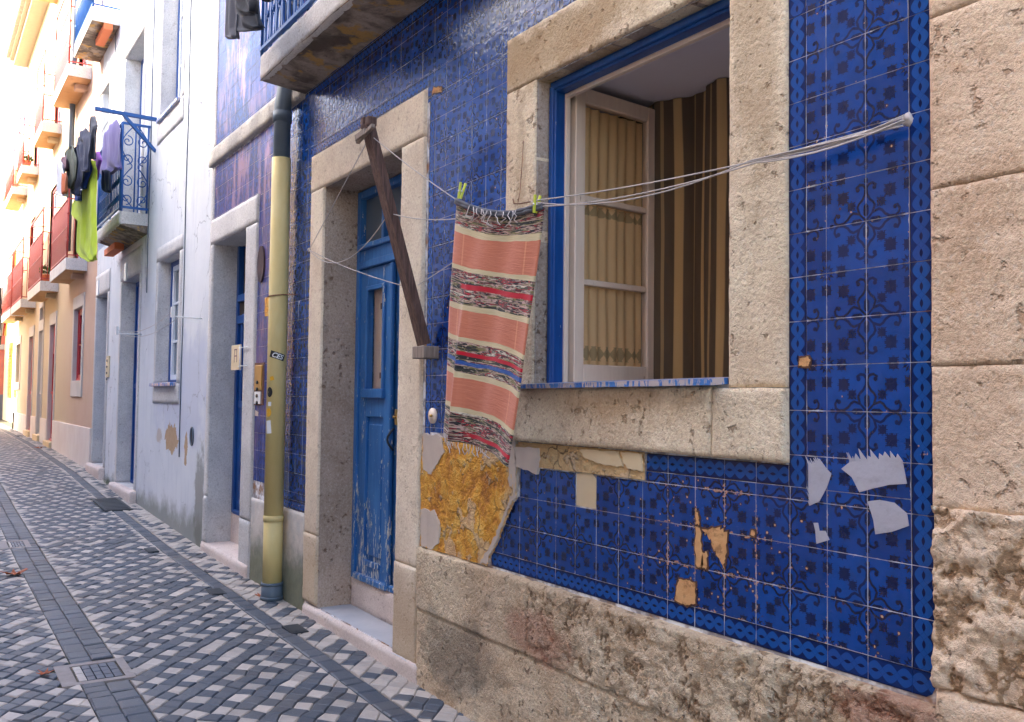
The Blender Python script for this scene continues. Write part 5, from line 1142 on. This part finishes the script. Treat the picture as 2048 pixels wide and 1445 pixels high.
# balcony of the white house
m = MB(); rough_block(m, SXL, SW0, szb-.01, szt, SY, .04, amp=.005, res=.03, rad=.012, seed=251, jag=.008); wb = m.build('balcony', 'slab_edge', wh)
m = MB(); m.prism([(SXL, szb), (SW0, szb), (SW0, szt-.003), (SXL, szt-.003)], SY+.03, 0); m.build('slab', 'slab_edge', wb)
m = MB(); m.mesh([(SXL+.01, SY+.01, szb-.004), (SW0-.01, SY+.01, szb-.004), (SW0-.01, 0, szb-.10), (SXL+.01, 0, szb-.10), (SW0-.01, 0, szb), (SXL+.01, 0, szb)], [(3, 2, 1, 0), (1, 2, 4), (0, 5, 3)], 0, False); m.build('underside', 'slab_under', wb)
x, z = WX(258, 478), WZ(258, 478, -.05); m = MB(); m.box((x-.75, -.19, szb-.15), (x+.06, -.07, szb-.06), 0, .004); o = m.build('terracotta_block', 'fired', wb)
def railing(par, x0, x1, y, z0, h, matn, step=.1, ends=True, r=.008, fancy=False, solid=False, wall_y=0.):
    m = MB()
    for z in (z0+.05, z0+h): m.box((x0-.012, y-.012, z-.012), (x1+.012, y+.012, z+.012)); [m.box((x-.01, y+.012, z-.01), (x+.01, wall_y, z+.01)) for x in (x0, x1)]
    m.box((x0-.012, y-.010, z0+h*.52), (x1+.012, y+.010, z0+h*.52+.018))
    n = max(2, int((x1-x0)/step))
    for i in range(n+1):
        x = x0+(x1-x0)*i/n; m.tube([(x, y, z0+.0), (x, y, z0+h)], r if 0 < i < n else r*1.9, 5)
    if solid:
        for i in range(n):
            x = x0+(x1-x0)*(i+.5)/n; m.box((x-step*.22, y-.003, z0+.06), (x+step*.22, y+.003, z0+h*.98))
    for x in (x0, x1):
        if ends:
            for t in (.33, .66): m.tube([(x, y+(wall_y-y)*t, z0+.05), (x, y+(wall_y-y)*t, z0+h)], r, 5)
        for z in (z0+.3*h, z0+.75*h): m.tube([(x, y, z-.02), (x, y, z+.02)], r*2.8, 6)
    return m.build('railing', matn, par)
def spiral(cx_, cz_, r0, turns, sgn, a0, y=None, x=None, r=.006, n=22):
    pts = []
    for i in range(n):
        t = i/(n-1); a = a0+sgn*turns*2*math.pi*t; rr = r0*(1-.85*t); p, q = cx_+rr*math.cos(a), cz_+rr*math.sin(a)
        pts.append((p, y, q) if y is not None else (x, p, q))
    return pts
rh = float(onX(239.6, 245, SW0)[2])-szt
m = MB()
for z in (szt+.05, szt+rh): m.box((SXL, SY+.0, z-.014), (SW0+.012, SY+.024, z+.014)); [m.box((x-.012, SY+.02, z-.014), (x+.012, 0, z+.014)) for x in (SXL+.012, SW0)]
for x in (SXL+.012, SW0): m.tube([(x, SY+.012, szt), (x, SY+.012, szt+rh)], .016, 6); m.tube([(x, -.02, szt), (x, -.02, szt+rh)], .012, 6); m.tube([(x, SY*.5, szt-.0), (x, SY*.5, szt+rh)], .010, 6)
hw = -SY/2
for cz_, fl in ((szt+rh*.80, 1), (szt+rh*.60, -1), (szt+rh*.34, 1), (szt+rh*.14, -1)):
    for sg_ in (-1, 1): m.tube(spiral(SY*.5+sg_*hw*.55, cz_, hw*.42, 1.3, sg_*fl, math.pi/2*fl, x=SW0, r=.006), .007, 5)
for sg_ in (-1, 1): m.tube([(SW0, SY*.5+sg_*hw*(.15+.8*abs(math.sin(t*math.pi*2))), szt+.06+(rh-.08)*t) for t in np.linspace(0, 1, 40)], .007, 5)
nn = 15
for i in range(nn):
    x = SXL+.1+(SW0-SXL-.2)*i/(nn-1); m.tube([(x, SY+.012, szt+.05), (x, SY+.012, szt+rh)], .008, 5)
    if i < nn-1:
        xc = x+(SW0-SXL-.2)/(nn-1)/2
        for cz_ in (.16, .36, .62, .85):
            for sg_ in (-1, 1): m.tube(spiral(xc+sg_*.026, szt+rh*cz_, .045, 1.1, sg_, math.pi/2, y=SY+.012, n=12), .006, 4)
m.build('railing', 'bluerail', wb)
# upper balcony
ux, uz = WX(240, 52), WZ(240, 52); uy = float(onX(183, 40, ux)[1])
m = MB(); m.prism([(ux-1.8, uz), (ux, uz), (ux, uz+.20), (ux-1.8, uz+.20)], uy, 0); ub = m.build('balcony', 'slab_edge', wh)
m = MB(); m.mesh([(ux-1.79, uy+.01, uz-.003), (ux-.01, uy+.01, uz-.003), (ux-.01, 0, uz-.003), (ux-1.79, 0, uz-.003)], [(3, 2, 1, 0)], 0, False); m.build('underside', 'slab_under', ub)
m = MB(); m.box((ux-.75, -.22, uz-.10), (ux+.02, -.10, uz-.006), 0, .004); m.build('terracotta_block', 'fired', ub); railing(ub, ux-1.78, ux-.02, uy+.02, uz+.2, 1.0, 'bluerail')
m = MB(); m.mesh([(ux-1.9, -.6, 9.6), (0, 0, 0), (0, 0, 0)], [], 0)
# cracks/cables: thin lines down the facade
for (x, za, zb2) in ((WX(376, 300), .9, 7.), (WX(301, 350), 2.8, 6.5), (WX(231, 120), 3.9, 7)): m = MB(); m.tube([(x+.01*math.sin(z*3), -.008, z) for z in np.linspace(za, zb2, 20)], .006, 5); m.build('wall_cable', 'pipe_g', wh)
# drying rack on brackets
rk = thing('wall_drying_rack', (WX(340, 635), 0, WZ(283, 669)), 'thin white wall brackets with two slack lines across the white house', 'drying rack')
ends = []
for (pw, po_) in (((404, 638), (345, 633)), ((283, 669), (234, 668))):
    a = onY(*pw); b = onX(po_[0], po_[1], float(a[0])); ends.append(b); m = MB(); m.tube([a, b], .007, 6); m.box((b[0]-.02, b[1]-.015, b[2]-.01), (b[0]+.02, b[1]+.015, b[2]+.09)); m.build('bracket', 'steel', rk)
for dz, dy in ((.05, .0), (.0, .06)): m = MB(); m.tube(sag(ends[0]+np.array([0, dy, dz]), ends[1]+np.array([0, dy, dz]), .10), .003, 5); m.build('cord', 'cord', rk)
# intercom on the white house
q = onY(217, 735); ic = thing('intercom_panel', q, 'pale intercom plate with dark buttons between the two white house doors', 'intercom')
m = MB(); m.box((q[0]-.10, -.02, WZ(217, 755)), (q[0]+.12, 0, WZ(217, 713)), 0, .004); m.build('plate', 'creampl', ic)
for i in range(4): m = MB(); z = WZ(217, 722)-.09*i; m.tube([(q[0]+.01, -.02, z), (q[0]+.01, -.03, z)], .018, 8); m.build('button', 'iron', ic)
# weeds at the step
def tuft(px, py, lb, n=26, s_=.09):
    q = onY(px, py); m = MB()
    for i in range(n):
        x, y = q[0]+random.uniform(-.16, .16), -random.uniform(.0, .06); a = random.uniform(0, 6.3); h_ = random.uniform(.4, 1)*s_; w_ = .006
        m.face([(x-w_, y, g(x)), (x+w_, y, g(x)), (x+math.cos(a)*h_*.5, y+math.sin(a)*h_*.3, g(x)+h_)])
    o = m.build('weed_tuft', 'leaf'); o['label'] = lb; o['category'] = 'weed'
tuft(218, 972, 'small green weeds growing at the wall foot between the white house steps', 60, .16)

# ================================================================== laundry
def garment(name, poly, y, matn, lb, grp='washing hung from the blue bracket', th=.02, res=.03, amp=.03, wy=.0):
    P_ = PXZ(poly, y); xs = [p[0] for p in P_]; zs = [p[1] for p in P_]; x0, x1, z0, z1 = min(xs), max(xs), min(zs), max(zs)
    nx = max(6, int((x1-x0)/res)); nz = max(8, int((z1-z0)/res)); 
    def span(z):
        c = []
        for i in range(len(P_)):
            (xa, za), (xb, zb2) = P_[i], P_[(i+1) % len(P_)]
            if (za-z)*(zb2-z) < 0: c.append(xa+(xb-xa)*(z-za)/(zb2-za))
        return (min(c), max(c)) if len(c) > 1 else None
    F_, B_ = [], []; rows = 0
    for j in range(nz):
        z = z0+(z1-z0)*(j+.5)/nz; sp = span(z)
        if not sp: continue
        rows += 1
        for i in range(nx+1):
            u = i/nx; x = sp[0]+(sp[1]-sp[0])*u; w_ = (fbm(np.array([x*1.0, z*.35, y*3.]), 5, 3, int(abs(x0*7)))*2)*amp + .012*math.sin(u*14+x0*9)
            t_ = th*math.sin(math.pi*u)**.5 if 0 < u < 1 else 0
            F_.append((x, y+wy*(z1-z)-t_+w_, z)); B_.append((x, y+wy*(z1-z)+t_+w_, z))
    m = MB(); n = nx+1; N_ = len(F_); Fc = [(r*n+c, r*n+c+1, (r+1)*n+c+1, (r+1)*n+c) for r in range(rows-1) for c in range(nx)]
    Fc += [(N_+b, N_+a, N_+d_, N_+c) for a, b, c, d_ in [(f[0], f[1], f[2], f[3]) for f in Fc]]
    for r in range(rows-1): Fc += [(r*n, (r+1)*n, N_+(r+1)*n, N_+r*n), (r*n+nx, N_+r*n+nx, N_+(r+1)*n+nx, (r+1)*n+nx)]
    Fc += [(c+1, c, N_+c, N_+c+1) for c in range(nx)]+[((rows-1)*n+c, (rows-1)*n+c+1, N_+(rows-1)*n+c+1, N_+(rows-1)*n+c) for c in range(nx)]
    m.mesh(F_+B_, Fc, 0, True); o = m.build(name, matn); o['label'] = lb; o['category'] = 'garment'; o['group'] = grp; return o
def zz(L, ox=100, oy=180, s_=4.0125): return [(ox+x/s_, oy+y/s_) for x, y in L]
bw = onY(313, 240); bo = onX(189.8, 217.4, float(bw[0])); LY = float(bo[1])
br = thing('laundry_bracket', bw, 'blue painted bar and brace reaching out over the white house balcony', 'laundry bracket')
m = MB(); m.bar(bw, bo, .05, .04); m.build('bar', 'bluerail', br)
m = MB(); a = onX(247, 230, float(bw[0])); b = onY(312, 303); b = np.array([bw[0], 0, b[2]]); m.bar(a, b, .045, .035); m.build('brace', 'bluerail', br)
m = MB(); m.tube([bw+(bo-bw)*.72+np.array([.0, 0, -.03]), bw+(bo-bw)*.72+np.array([-3.6, 0, -.18])], .004, 5); m.tube([bo+np.array([.0, .02, -.03]), bo+np.array([-3.6, .02, -.18])], .004, 5); m.build('cord', 'cord', br)
garment('lime_shirt', zz([(345, 560), (372, 640), (370, 800), (362, 960), (374, 1340), (355, 1375), (310, 1385), (240, 1335), (212, 1290), (220, 1180), (232, 1060), (178, 1000), (200, 895), (252, 890), (300, 760), (330, 640)]), LY+.05, 'lime', 'long lime green shirt hanging lowest in front of the white house balcony', amp=.03)
garment('purple_shirt', zz([(535, 230), (552, 260), (572, 640), (520, 640), (500, 600), (505, 680), (400, 685), (385, 650), (420, 480), (430, 380), (445, 350)]), LY*.55, 'lavender', 'grey-purple hooded top pegged nearest the bracket brace')
garment('navy_trousers', zz([(345, 205), (385, 290), (365, 330), (352, 560), (325, 560), (330, 400), (312, 340)]), LY-.0, 'charcoal', 'dark grey garment pegged at the tip of the blue bar')
garment('dark_jacket', zz([(285, 300), (330, 360), (320, 480), (300, 660), (262, 665), (258, 540), (240, 470), (215, 480), (225, 400)]), LY-.05, 'navy', 'narrow navy garment behind the tip of the blue bar')
garment('blue_shirt', zz([(325, 545), (330, 640), (290, 800), (228, 800), (245, 690), (270, 590)]), LY+.02, 'royal', 'bright blue short sleeved shirt left of the lime green shirt')
garment('blue_cloth', zz([(222, 800), (262, 800), (255, 895), (198, 893)]), LY+.03, 'royal', 'small blue cloth corner hanging behind the lime green shirt')
garment('navy_shirt', zz([(240, 430), (262, 560), (250, 700), (225, 770), (220, 855), (170, 840), (200, 690), (205, 500)]), LY-.08, 'navy', 'dark navy top hanging between the olive and the blue shirts')
garment('olive_top', zz([(190, 440), (215, 560), (205, 700), (170, 800), (130, 780), (150, 690), (130, 560), (150, 480)]), LY-.12, 'olive', 'olive grey top near the far end of the washing')
garment('plum_top', zz([(125, 520), (148, 560), (140, 640), (120, 660), (85, 635), (100, 560)]), LY-.16, 'plum', 'small plum coloured top near the far end of the washing')
garment('white_shirt', zz([(78, 560), (110, 600), (125, 700), (125, 860), (70, 850), (62, 700)]), LY-.2, 'white', 'pale shirt with a red edge at the far end of the washing')
garment('orange_cloth', zz([(108, 660), (128, 690), (128, 820), (112, 850), (100, 760)]), LY-.21, 'orange', 'orange strip of cloth beside the pale shirt')
garment('violet_cloth', zz([(395, 490), (415, 560), (390, 690), (360, 770), (330, 775), (350, 660), (365, 560)]), LY*.75, 'violet', 'bright violet cloth between the lime shirt and the purple top')
garment('dark_skirt', zz([(445, 640), (480, 650), (470, 830), (440, 820), (430, 720)]), LY*.6, 'navy', 'dark blue cloth below the purple top against the railing')
G2 = 'washing hung from the large balcony'
def zb3(L): return [(420+x/4.452, y/4.452) for x, y in L]
garment('grey_trousers', [(452, -60), (476, -60), (477, 30), (476, 79), (453, 79), (454, 20)], -.62, 'greyd', 'grey brown trouser leg hanging left of the large balcony at the top edge', G2, res=.02)
garment('denim_trousers', [(476, -60), (515, -60), (518, 20), (521, 55), (500, 66), (478, 66), (474, 20)], -.60, 'charcoal', 'dark denim trousers with open hem hanging beside the large balcony', G2, res=.02)
garment('black_shorts', [(472, -60), (512, -60), (513, 8), (508, 28), (486, 34), (471, 28), (470, 0)], -.70, 'black', 'black shorts hanging in front of the dark denim trousers', G2, res=.02)
garment('black_sock', [(520, -40), (545, -40), (544, 2), (532, 5), (522, 1)], -.55, 'black', 'small black garment at the corner of the large balcony railing', G2, res=.02)
lb_ = onY(480, -80, -.62); m = MB(); m.tube([(lb_[0]-.6, -.62, lb_[2]), (lb_[0]+2.2, -.62, lb_[2]+.02)], .004, 5); m.tube([(BX0, -.62, lb_[2]), (BX0, 0, lb_[2]-.02)], .01, 6); o = m.build('upper_washing_line', 'cord'); o['label'] = 'cord above the large balcony that carries the dark trousers'; o['category'] = 'clothesline'

# ================================================================== PEACH HOUSE
PXL, PXR = -27.6, -14.05
ph = thing('peach_house', (-20.8, .3, g(-20)), 'peach house, painted yellower toward its sunlit far end, with two rows of red-railed balconies', 'house')
pw1 = (WX(148.5, 690), WX(165, 690), WZ(165, 761), WZ(165, 613))
pd1 = (WX(98.7, 760), WX(109, 760), g(-17.5)+.15, WZ(109, 649)); pd2 = (WX(76.4, 770), WX(83.7, 770), g(-20.5)+.15, WZ(83.7, 662)); pd3 = (WX(57.5, 760), WX(65, 760), g(-22.5)+.15, WZ(65, 673))
pw4 = (WX(32.5, 730), WX(40.5, 730), WZ(40.5, 765), WZ(40.5, 688)); pw5 = (pd2[0], pd2[1], WZ(83, 646), WZ(83, 617))
zsl1 = WZ(174.4, 519); zsl2 = WZ(123.5, 248.6)
BS = [(WX(174.4, 530), WX(99.7, 543, -.33)), (WX(117, 567), WX(58, 588, -.3)), (WX(72, 604.6), WX(25, 624.5, -.3)), (WX(48, 633), WX(5, 644, -.3))]
US = [(WX(184, 124), WX(108, 180, -.36)), (WX(123.5, 248.6), WX(66.6, 296, -.38)), (WX(77.5, 341.8), WX(32.7, 368.5, -.38)), (WX(54.5, 395), WX(54.5, 395)-2.6)]
DO = []
for a, b in BS: xm = (a+b)/2; DO.append((xm-.55, xm+.55, zsl1+.01, zsl1+2.2))
for a, b in US: xm = (a+b)/2; DO.append((xm-.55, xm+.55, zsl2+.01, zsl2+2.2))
HP = [pw1, pd1, pd2, pd3, pw4, pw5]+[d_ for d_ in DO if d_[0] > PXL+.2]
m = MB(); ze = WZ(22, 0, -.5); ztopP = 10.9
HP = HP+[(a-.0, b, c+3.35, d_+3.3) for a, b, c, d_ in DO[4:6]]
wall_cells(m, PXL, PXR, -.1, ztopP, HP, .0); m.face([(PXL, 0, -.1), (PXL, 6, -.1), (PXL, 6, ztopP), (PXL, 0, ztopP)][::-1]); m.face([(PXR, 0, -.1), (PXR, 0, ztopP), (PXR, 6, ztopP), (PXR, 6, -.1)]); m.face([(PXL, 6, -.1), (PXR, 6, -.1), (PXR, 6, ztopP), (PXL, 6, ztopP)]); m.face([(PXL, 0, ztopP), (PXL, 6, ztopP), (PXR, 6, ztopP), (PXR, 0, ztopP)])
m.build('wall', 'peach', ph)
m = MB(); zbs = WZ(125, 845)
for a, b in ((PXL, pw4[0]-.3), (pw4[0]-.3, pd3[0]-.12), (pd3[1]+.12, pd2[0]-.12), (pd2[1]+.12, pd1[0]-.12), (pd1[1]+.12, pw1[0]-.05), (pw1[0]-.04, pw1[1]-.0), (pw1[1]+.01, PXR-.03)): m = MB(); m.box((a, -.03, -.1), (b, .0, zbs), 0, .006); m.build('wall_base', 'peach_base', ph)
def simple_surround(h, s_=.14, t_=.22, b=0): 
    m = MB(); m.box((h[0]-s_, -.02, h[2]), (h[0], .26, h[3]), 0, .005); m.box((h[1], -.02, h[2]), (h[1]+s_, .26, h[3]), 0, .005); m.box((h[0]-s_, -.022, h[3]), (h[1]+s_, .26, h[3]+t_), 0, .005)
    if b: m.box((h[0]-s_, -.024, h[2]-b), (h[1]+s_, .26, h[2]), 0, .005)
    m.build('surround', 'frame_far', ph)
simple_surround(pw1, b=.28); window(ph, pw1, .05, 'red', 'red', 2); simple_surround(pw4, b=.2); window(ph, pw4, .05, 'wood_l', 'wood_l', 2)
simple_surround(pw5, .1, .12); window(ph, pw5, .05, 'wood_l', 'wood_l', 1)
for h, mt in ((pd1, 'red'), (pd2, 'frame_far'), (pd3, 'red')):
    simple_surround(h, .12, .25); xm = (h[0]+h[1])/2; door_leaf(ph, h[0], xm-.002, h[2], h[3]-.01, .055, (1.6, 2.4), matn=mt); door_leaf(ph, xm+.002, h[1], h[2], h[3]-.01, .058, (1.6, 2.4), matn=mt)
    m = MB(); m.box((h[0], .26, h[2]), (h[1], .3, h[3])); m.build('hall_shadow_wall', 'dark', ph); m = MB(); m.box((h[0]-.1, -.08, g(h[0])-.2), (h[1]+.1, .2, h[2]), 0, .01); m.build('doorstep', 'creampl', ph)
for h in DO+[q for q in HP[-2:]]:
    if h[0] > PXL+.2: window(ph, h, .05, 'red', 'white_paint', 4)
def pbal(a, b, zt_, dep, h, upper, th=.2):
    b = max(b, PXL+.05) if False else b
    m = MB(); m.prism([(b, zt_-th), (a, zt_-th), (a, zt_), (b, zt_)], -dep, 0); sl = m.build('balcony', 'slab_edge', ph)
    m = MB(); m.mesh([(b+.01, -dep+.01, zt_-th-.003), (a-.01, -dep+.01, zt_-th-.003), (a-.01, 0, zt_-th-.003), (b+.01, 0, zt_-th-.003)], [(3, 2, 1, 0)], 0, False); m.build('underside', 'soffit_glow', sl)
    m = MB(); m.box((a-.55, -dep*.55, zt_-th-.10), (a-.35, 0, zt_-th-.006), 0, .01); m.build('bracket', 'peach', sl)
    railing(sl, b+.02, a-.02, -dep+.02, zt_, h, 'redrail', step=.11, solid=True)
    m = MB()
    for x in (a-.02, b+.02): m.tube([(x, -dep+.02, zt_+h), (x, -dep+.02, zt_+h+.50)], .014, 5); m.tube([(x, -dep+.02, zt_+h+.48), (x, 0, zt_+h+.53)], .010, 5)
    m.bar((b+.02, -dep+.02, zt_+h+.49), (a-.02, -dep+.02, zt_+h+.49), .05, .02); m.build('drying_rail', 'redrail', sl)
    return sl
M['soffit_glow'] = mat('ochre_glow_soffit', plaster((.56, .32, .14), (.66, .42, .22), stain=.5, dirt=(.40, .22, .10)))  # warm glow under the balconies put into the soffit colour
dpl, dpu = .33, .37
hl = float(onX(135, 425, BS[0][0])[2])-zsl1
for a, b in BS: pbal(a, b, zsl1, dpl, 1.0, False)
for a, b in US: pbal(a, b, zsl2, dpu, 1.0, True)
for a, b in US[:2]: pbal(a-.2, b-.2, zsl2+3.35, dpu, 1.0, True)
# roof edge
m = MB(); m.box((PXL-.1, -.35, ztopP), (PXR+.05, 6, ztopP+.12)); m.box((PXL-.1, -.45, ztopP+.12), (PXR+.05, 6, ztopP+.2))
for i in range(68): x = PXL+.0+.2*i; m.tube([(x, -.55, ztopP+.22), (x, 1.5, ztopP+.9)], .085, 8)
m.build('roof', 'rooftile', ph)
m = MB(); x = WX(158, 100); m.tube([(x, -.08, 4.2), (x, -.08, 10.8)], .05, 10); m.build('downpipe', 'pipe_g', ph)
# flower pots on two balconies
def pot(x, y, z, lb, cat='potted plant', fl='fired'):
    t = thing('potted_plant', (x, y, z), lb, cat, 'potted plants on the peach house balconies'); m = MB(); m.tube([(x, y, z), (x, y, z+.16)], [.07, .10], 12); m.build('pot', fl, t); m = MB()
    for i in range(46):
        a, b, r = random.uniform(0, 6.3), random.uniform(-.3, 1.2), random.uniform(.05, .17); c = np.array([x+r*math.cos(a)*math.cos(b), y+r*math.sin(a)*math.cos(b)*.7, z+.20+r*math.sin(b)]); d1 = np.array([random.uniform(-1, 1) for _ in range(3)])*.04; d2 = np.array([random.uniform(-1, 1) for _ in range(3)])*.04
        m.face([c-d1, c+d2, c+d1, c-d2])
    m.build('foliage', 'leaf', t)
a, b = US[2]
for i, w_ in enumerate(('nearest the corner', 'in the middle', 'farthest from the corner')): pot(a-.25-.45*i, -.24, zsl2, 'terracotta potted plant %s on the third upper red balcony' % w_)
a, b = BS[1]; pot(a-.3, -.2, zsl1, 'potted plant on the second lower red balcony')

# ================================================================== FAR END OF THE STREET
fx = -38.
fh = thing('pink_house', (fx, -1.5, g(fx)), 'far pink house with a grey base closing the street at the left edge', 'house')
m = MB(); m.box((fx-5, -9, 1.5), (fx, 2.2, 5.2)); m.build('wall', 'pinkwall', fh); m = MB(); m.box((fx-5, -9, 0), (fx+.03, 2.2, 1.5)); m.build('wall_base', 'greybase', fh)
m = MB(); m.box((fx-5.3, -9.2, 5.2), (fx+.3, 2.4, 5.4)); m.build('roof', 'rooftile', fh)
y0f = float(onX(10, 700, fx)[1])
m = MB(); m.box((fx, y0f+.35, .5), (fx+.06, y0f+.55, 3.2), 0, .01); m.box((fx, y0f-.7, 3.2), (fx+.06, y0f+.6, 3.4), 0, .01); m.build('door_surround', 'frame_far', fh)
cream = thing('yellow_house', (-31, .8, g(-31)), 'pale yellow shuttered house beyond the peach house', 'house')
m = MB(); m.box((-37.5, .35, 0), (-27.65, 5, 8.8)); m.build('wall', 'yellow_pl', cream)
for i, x in enumerate((-29.2, -31.8, -34.4)):
    for z in (4.6, 1.4): m = MB(); m.box((x-.5, .30, z), (x+.5, .36, z+1.9)); [m.box((x-.45, .285, z+.1+.12*k_), (x+.45, .30, z+.16+.12*k_)) for k_ in range(14)]; m.build('shutter', 'brass', cream)
m = MB(); m.box((-37.6, .1, 8.8), (-27.6, 5, 8.95)); m.build('roof', 'rooftile', cream)
def tree(name, x, y, z, h, cr, lb, n=2600, sq=1., th=.16, lf=.11):
    t = thing(name, (x, y, z), lb, 'tree'); m = MB(); m.tube([(x, y, z-.2), (x+.1, y, z+h*.3), (x-.05, y+.1, z+h*.62), (x, y, z+h*.9)], [th, th*.8, th*.55, th*.2], 10)
    cs = []
    for i in range(11):
        a = i*2.4; zz_ = z+h*(.42+.045*i); r = cr*random.uniform(.45, .9); e = (x+r*math.cos(a), y+r*math.sin(a), zz_+cr*.35); m.tube([(x, y, zz_), ((x+e[0])/2, (y+e[1])/2, zz_+cr*.22), e], [th*.4, th*.25, th*.08], 6); cs.append(e)
    m.build('trunk', 'bark', t); m = MB()
    for i in range(14): cs.append((x+random.gauss(0, cr*.4), y+random.gauss(0, cr*.4), z+h*.75+random.gauss(0, cr*.45)))
    for i in range(n):
        c = cs[i % len(cs)]; p = np.array(c)+np.array([random.gauss(0, cr*.20), random.gauss(0, cr*.20), random.gauss(0, cr*.16*sq)]); d1 = np.array([random.gauss(0, 1) for _ in range(3)]); d1 *= lf/np.linalg.norm(d1); d2 = np.cross(d1, [random.random(), random.random(), random.random()]); d2 *= lf*.55/max(.02, np.linalg.norm(d2)); m.face([p-d1, p+d2, p+d1, p-d2])
    m.build('crown', 'leaf', t)
tree('street_tree', fx+1.6, -3.4, g(fx), 12.0, 2.4, 'leafy green tree at the far end of the street', 3600, lf=.13)
for px, wd_, mt, lb in ((1.5, 4, 'black', 'black garment'), (5, 4, 'white', 'white garment'), (9.5, 3, 'redc', 'red garment'), (12.5, 2.4, 'yellowc', 'yellow garment')):
    y_ = float(onX(px, 640, -30.)[1])
    zt__, zb__ = float(onX(px, 575 if mt != 'redc' else 600, -30.)[2]), float(onX(px, 690 if mt == 'black' else 672, -30.)[2])
    m = MB(); hw_ = wd_*.5*31/F; nn_ = 8; V = []
    for j in range(8):
        for i in range(nn_): u = i/(nn_-1)-.5; V.append((-30+.05*math.sin(u*9+j), y_+u*2*hw_*(1.+.2*math.sin(j*1.3)), zb__+(zt__-zb__)*j/7))
    m.mesh(V, [(j*nn_+i, j*nn_+i+1, (j+1)*nn_+i+1, (j+1)*nn_+i) for j in range(7) for i in range(nn_-1)], 0, True); o = m.build('far_garment', mt); o['label'] = lb+' hanging below the farthest lower balcony'; o['category'] = 'garment'; o['group'] = 'washing at the far end'
    s2_ = o.modifiers.new('t', 'SOLIDIFY'); s2_.thickness = .03

# ================================================================== THE OTHER SIDE OF THE STREET (unseen, behind and beside the camera: shaped and coloured to steer sun and reflections)
def opp(name, x0, x1, h, lb, mt):
    t = thing(name, ((x0+x1)/2, -4.6, g((x0+x1)/2)), lb, 'house'); m = MB(); ho = []
    n = max(1, int((x1-x0)/2.6))
    for i in range(n):
        xc = x0+(x1-x0)*(i+.5)/n
        for z in np.arange(.6, h-2.2, 3.1): ho.append((xc-.5, xc+.5, z, z+1.7))
    for hh in ho: pass
    m2 = MB(); wall_cells(m2, x0, x1, -.3, h, ho, -4.45); m2.v = [(x, y, z) for x, y, z in m2.v]; m2.face([(x0, -4.45, -.3), (x0, -4.45, h), (x0, -10, h), (x0, -10, -.3)]); m2.face([(x1, -4.45, -.3), (x1, -10, -.3), (x1, -10, h), (x1, -4.45, h)]); m2.face([(x0, -4.45, h), (x1, -4.45, h), (x1, -10, h), (x0, -10, h)]); m2.face([(x0, -10, -.3), (x0, -10, h), (x1, -10, h), (x1, -10, -.3)])
    m2.build('wall', mt, t)
    for hh in ho:
        m3 = MB(); e = .06; y = -4.56
        for a, b in (((hh[0], y, hh[2]), (hh[0]+e, y+.08, hh[3])), ((hh[1]-e, y, hh[2]), (hh[1], y+.08, hh[3])), ((hh[0]+e, y, hh[3]-e), (hh[1]-e, y+.08, hh[3])), ((hh[0]+e, y, hh[2]), (hh[1]-e, y+.08, hh[2]+e)), (((hh[0]+hh[1])/2-.03, y, hh[2]+e), ((hh[0]+hh[1])/2+.03, y+.08, hh[3]-e))): m3.box(a, b)
        w_ = m3.build('window', 'white_paint', t); m3 = MB(); m3.face([(hh[0], y+.02, hh[2]), (hh[1], y+.02, hh[2]), (hh[1], y+.02, hh[3]), (hh[0], y+.02, hh[3])]); m3.build('pane', 'glass', w_)
    m4 = MB(); m4.box((x0-.0, -10, h+.003), (x1, -4.25, h+.16)); m4.build('roof', 'rooftile', t)
    return t
opp('opposite_house', -7.4, 5.2, OPA, 'unseen tall pale house opposite the tiled house, on the near side of the street', 'opp_wall')
opp('opposite_house', -12.5, -7.45, OPB, 'unseen lower pale blue house opposite the white house', 'opp_blue_tint')
opp('opposite_house', -17.5, -12.55, 8.6, 'unseen grey house opposite the corner between white and peach houses', 'opp_grey')
opp('opposite_house', -30., -17.55, OPC, 'unseen long cream house opposite the peach house', 'yellow_pl')
tree('garden_tree', -14.6, -12.0, 0, 17.5, 3.4, 'tall leafy tree behind the houses opposite the white house', 5200, lf=.19)
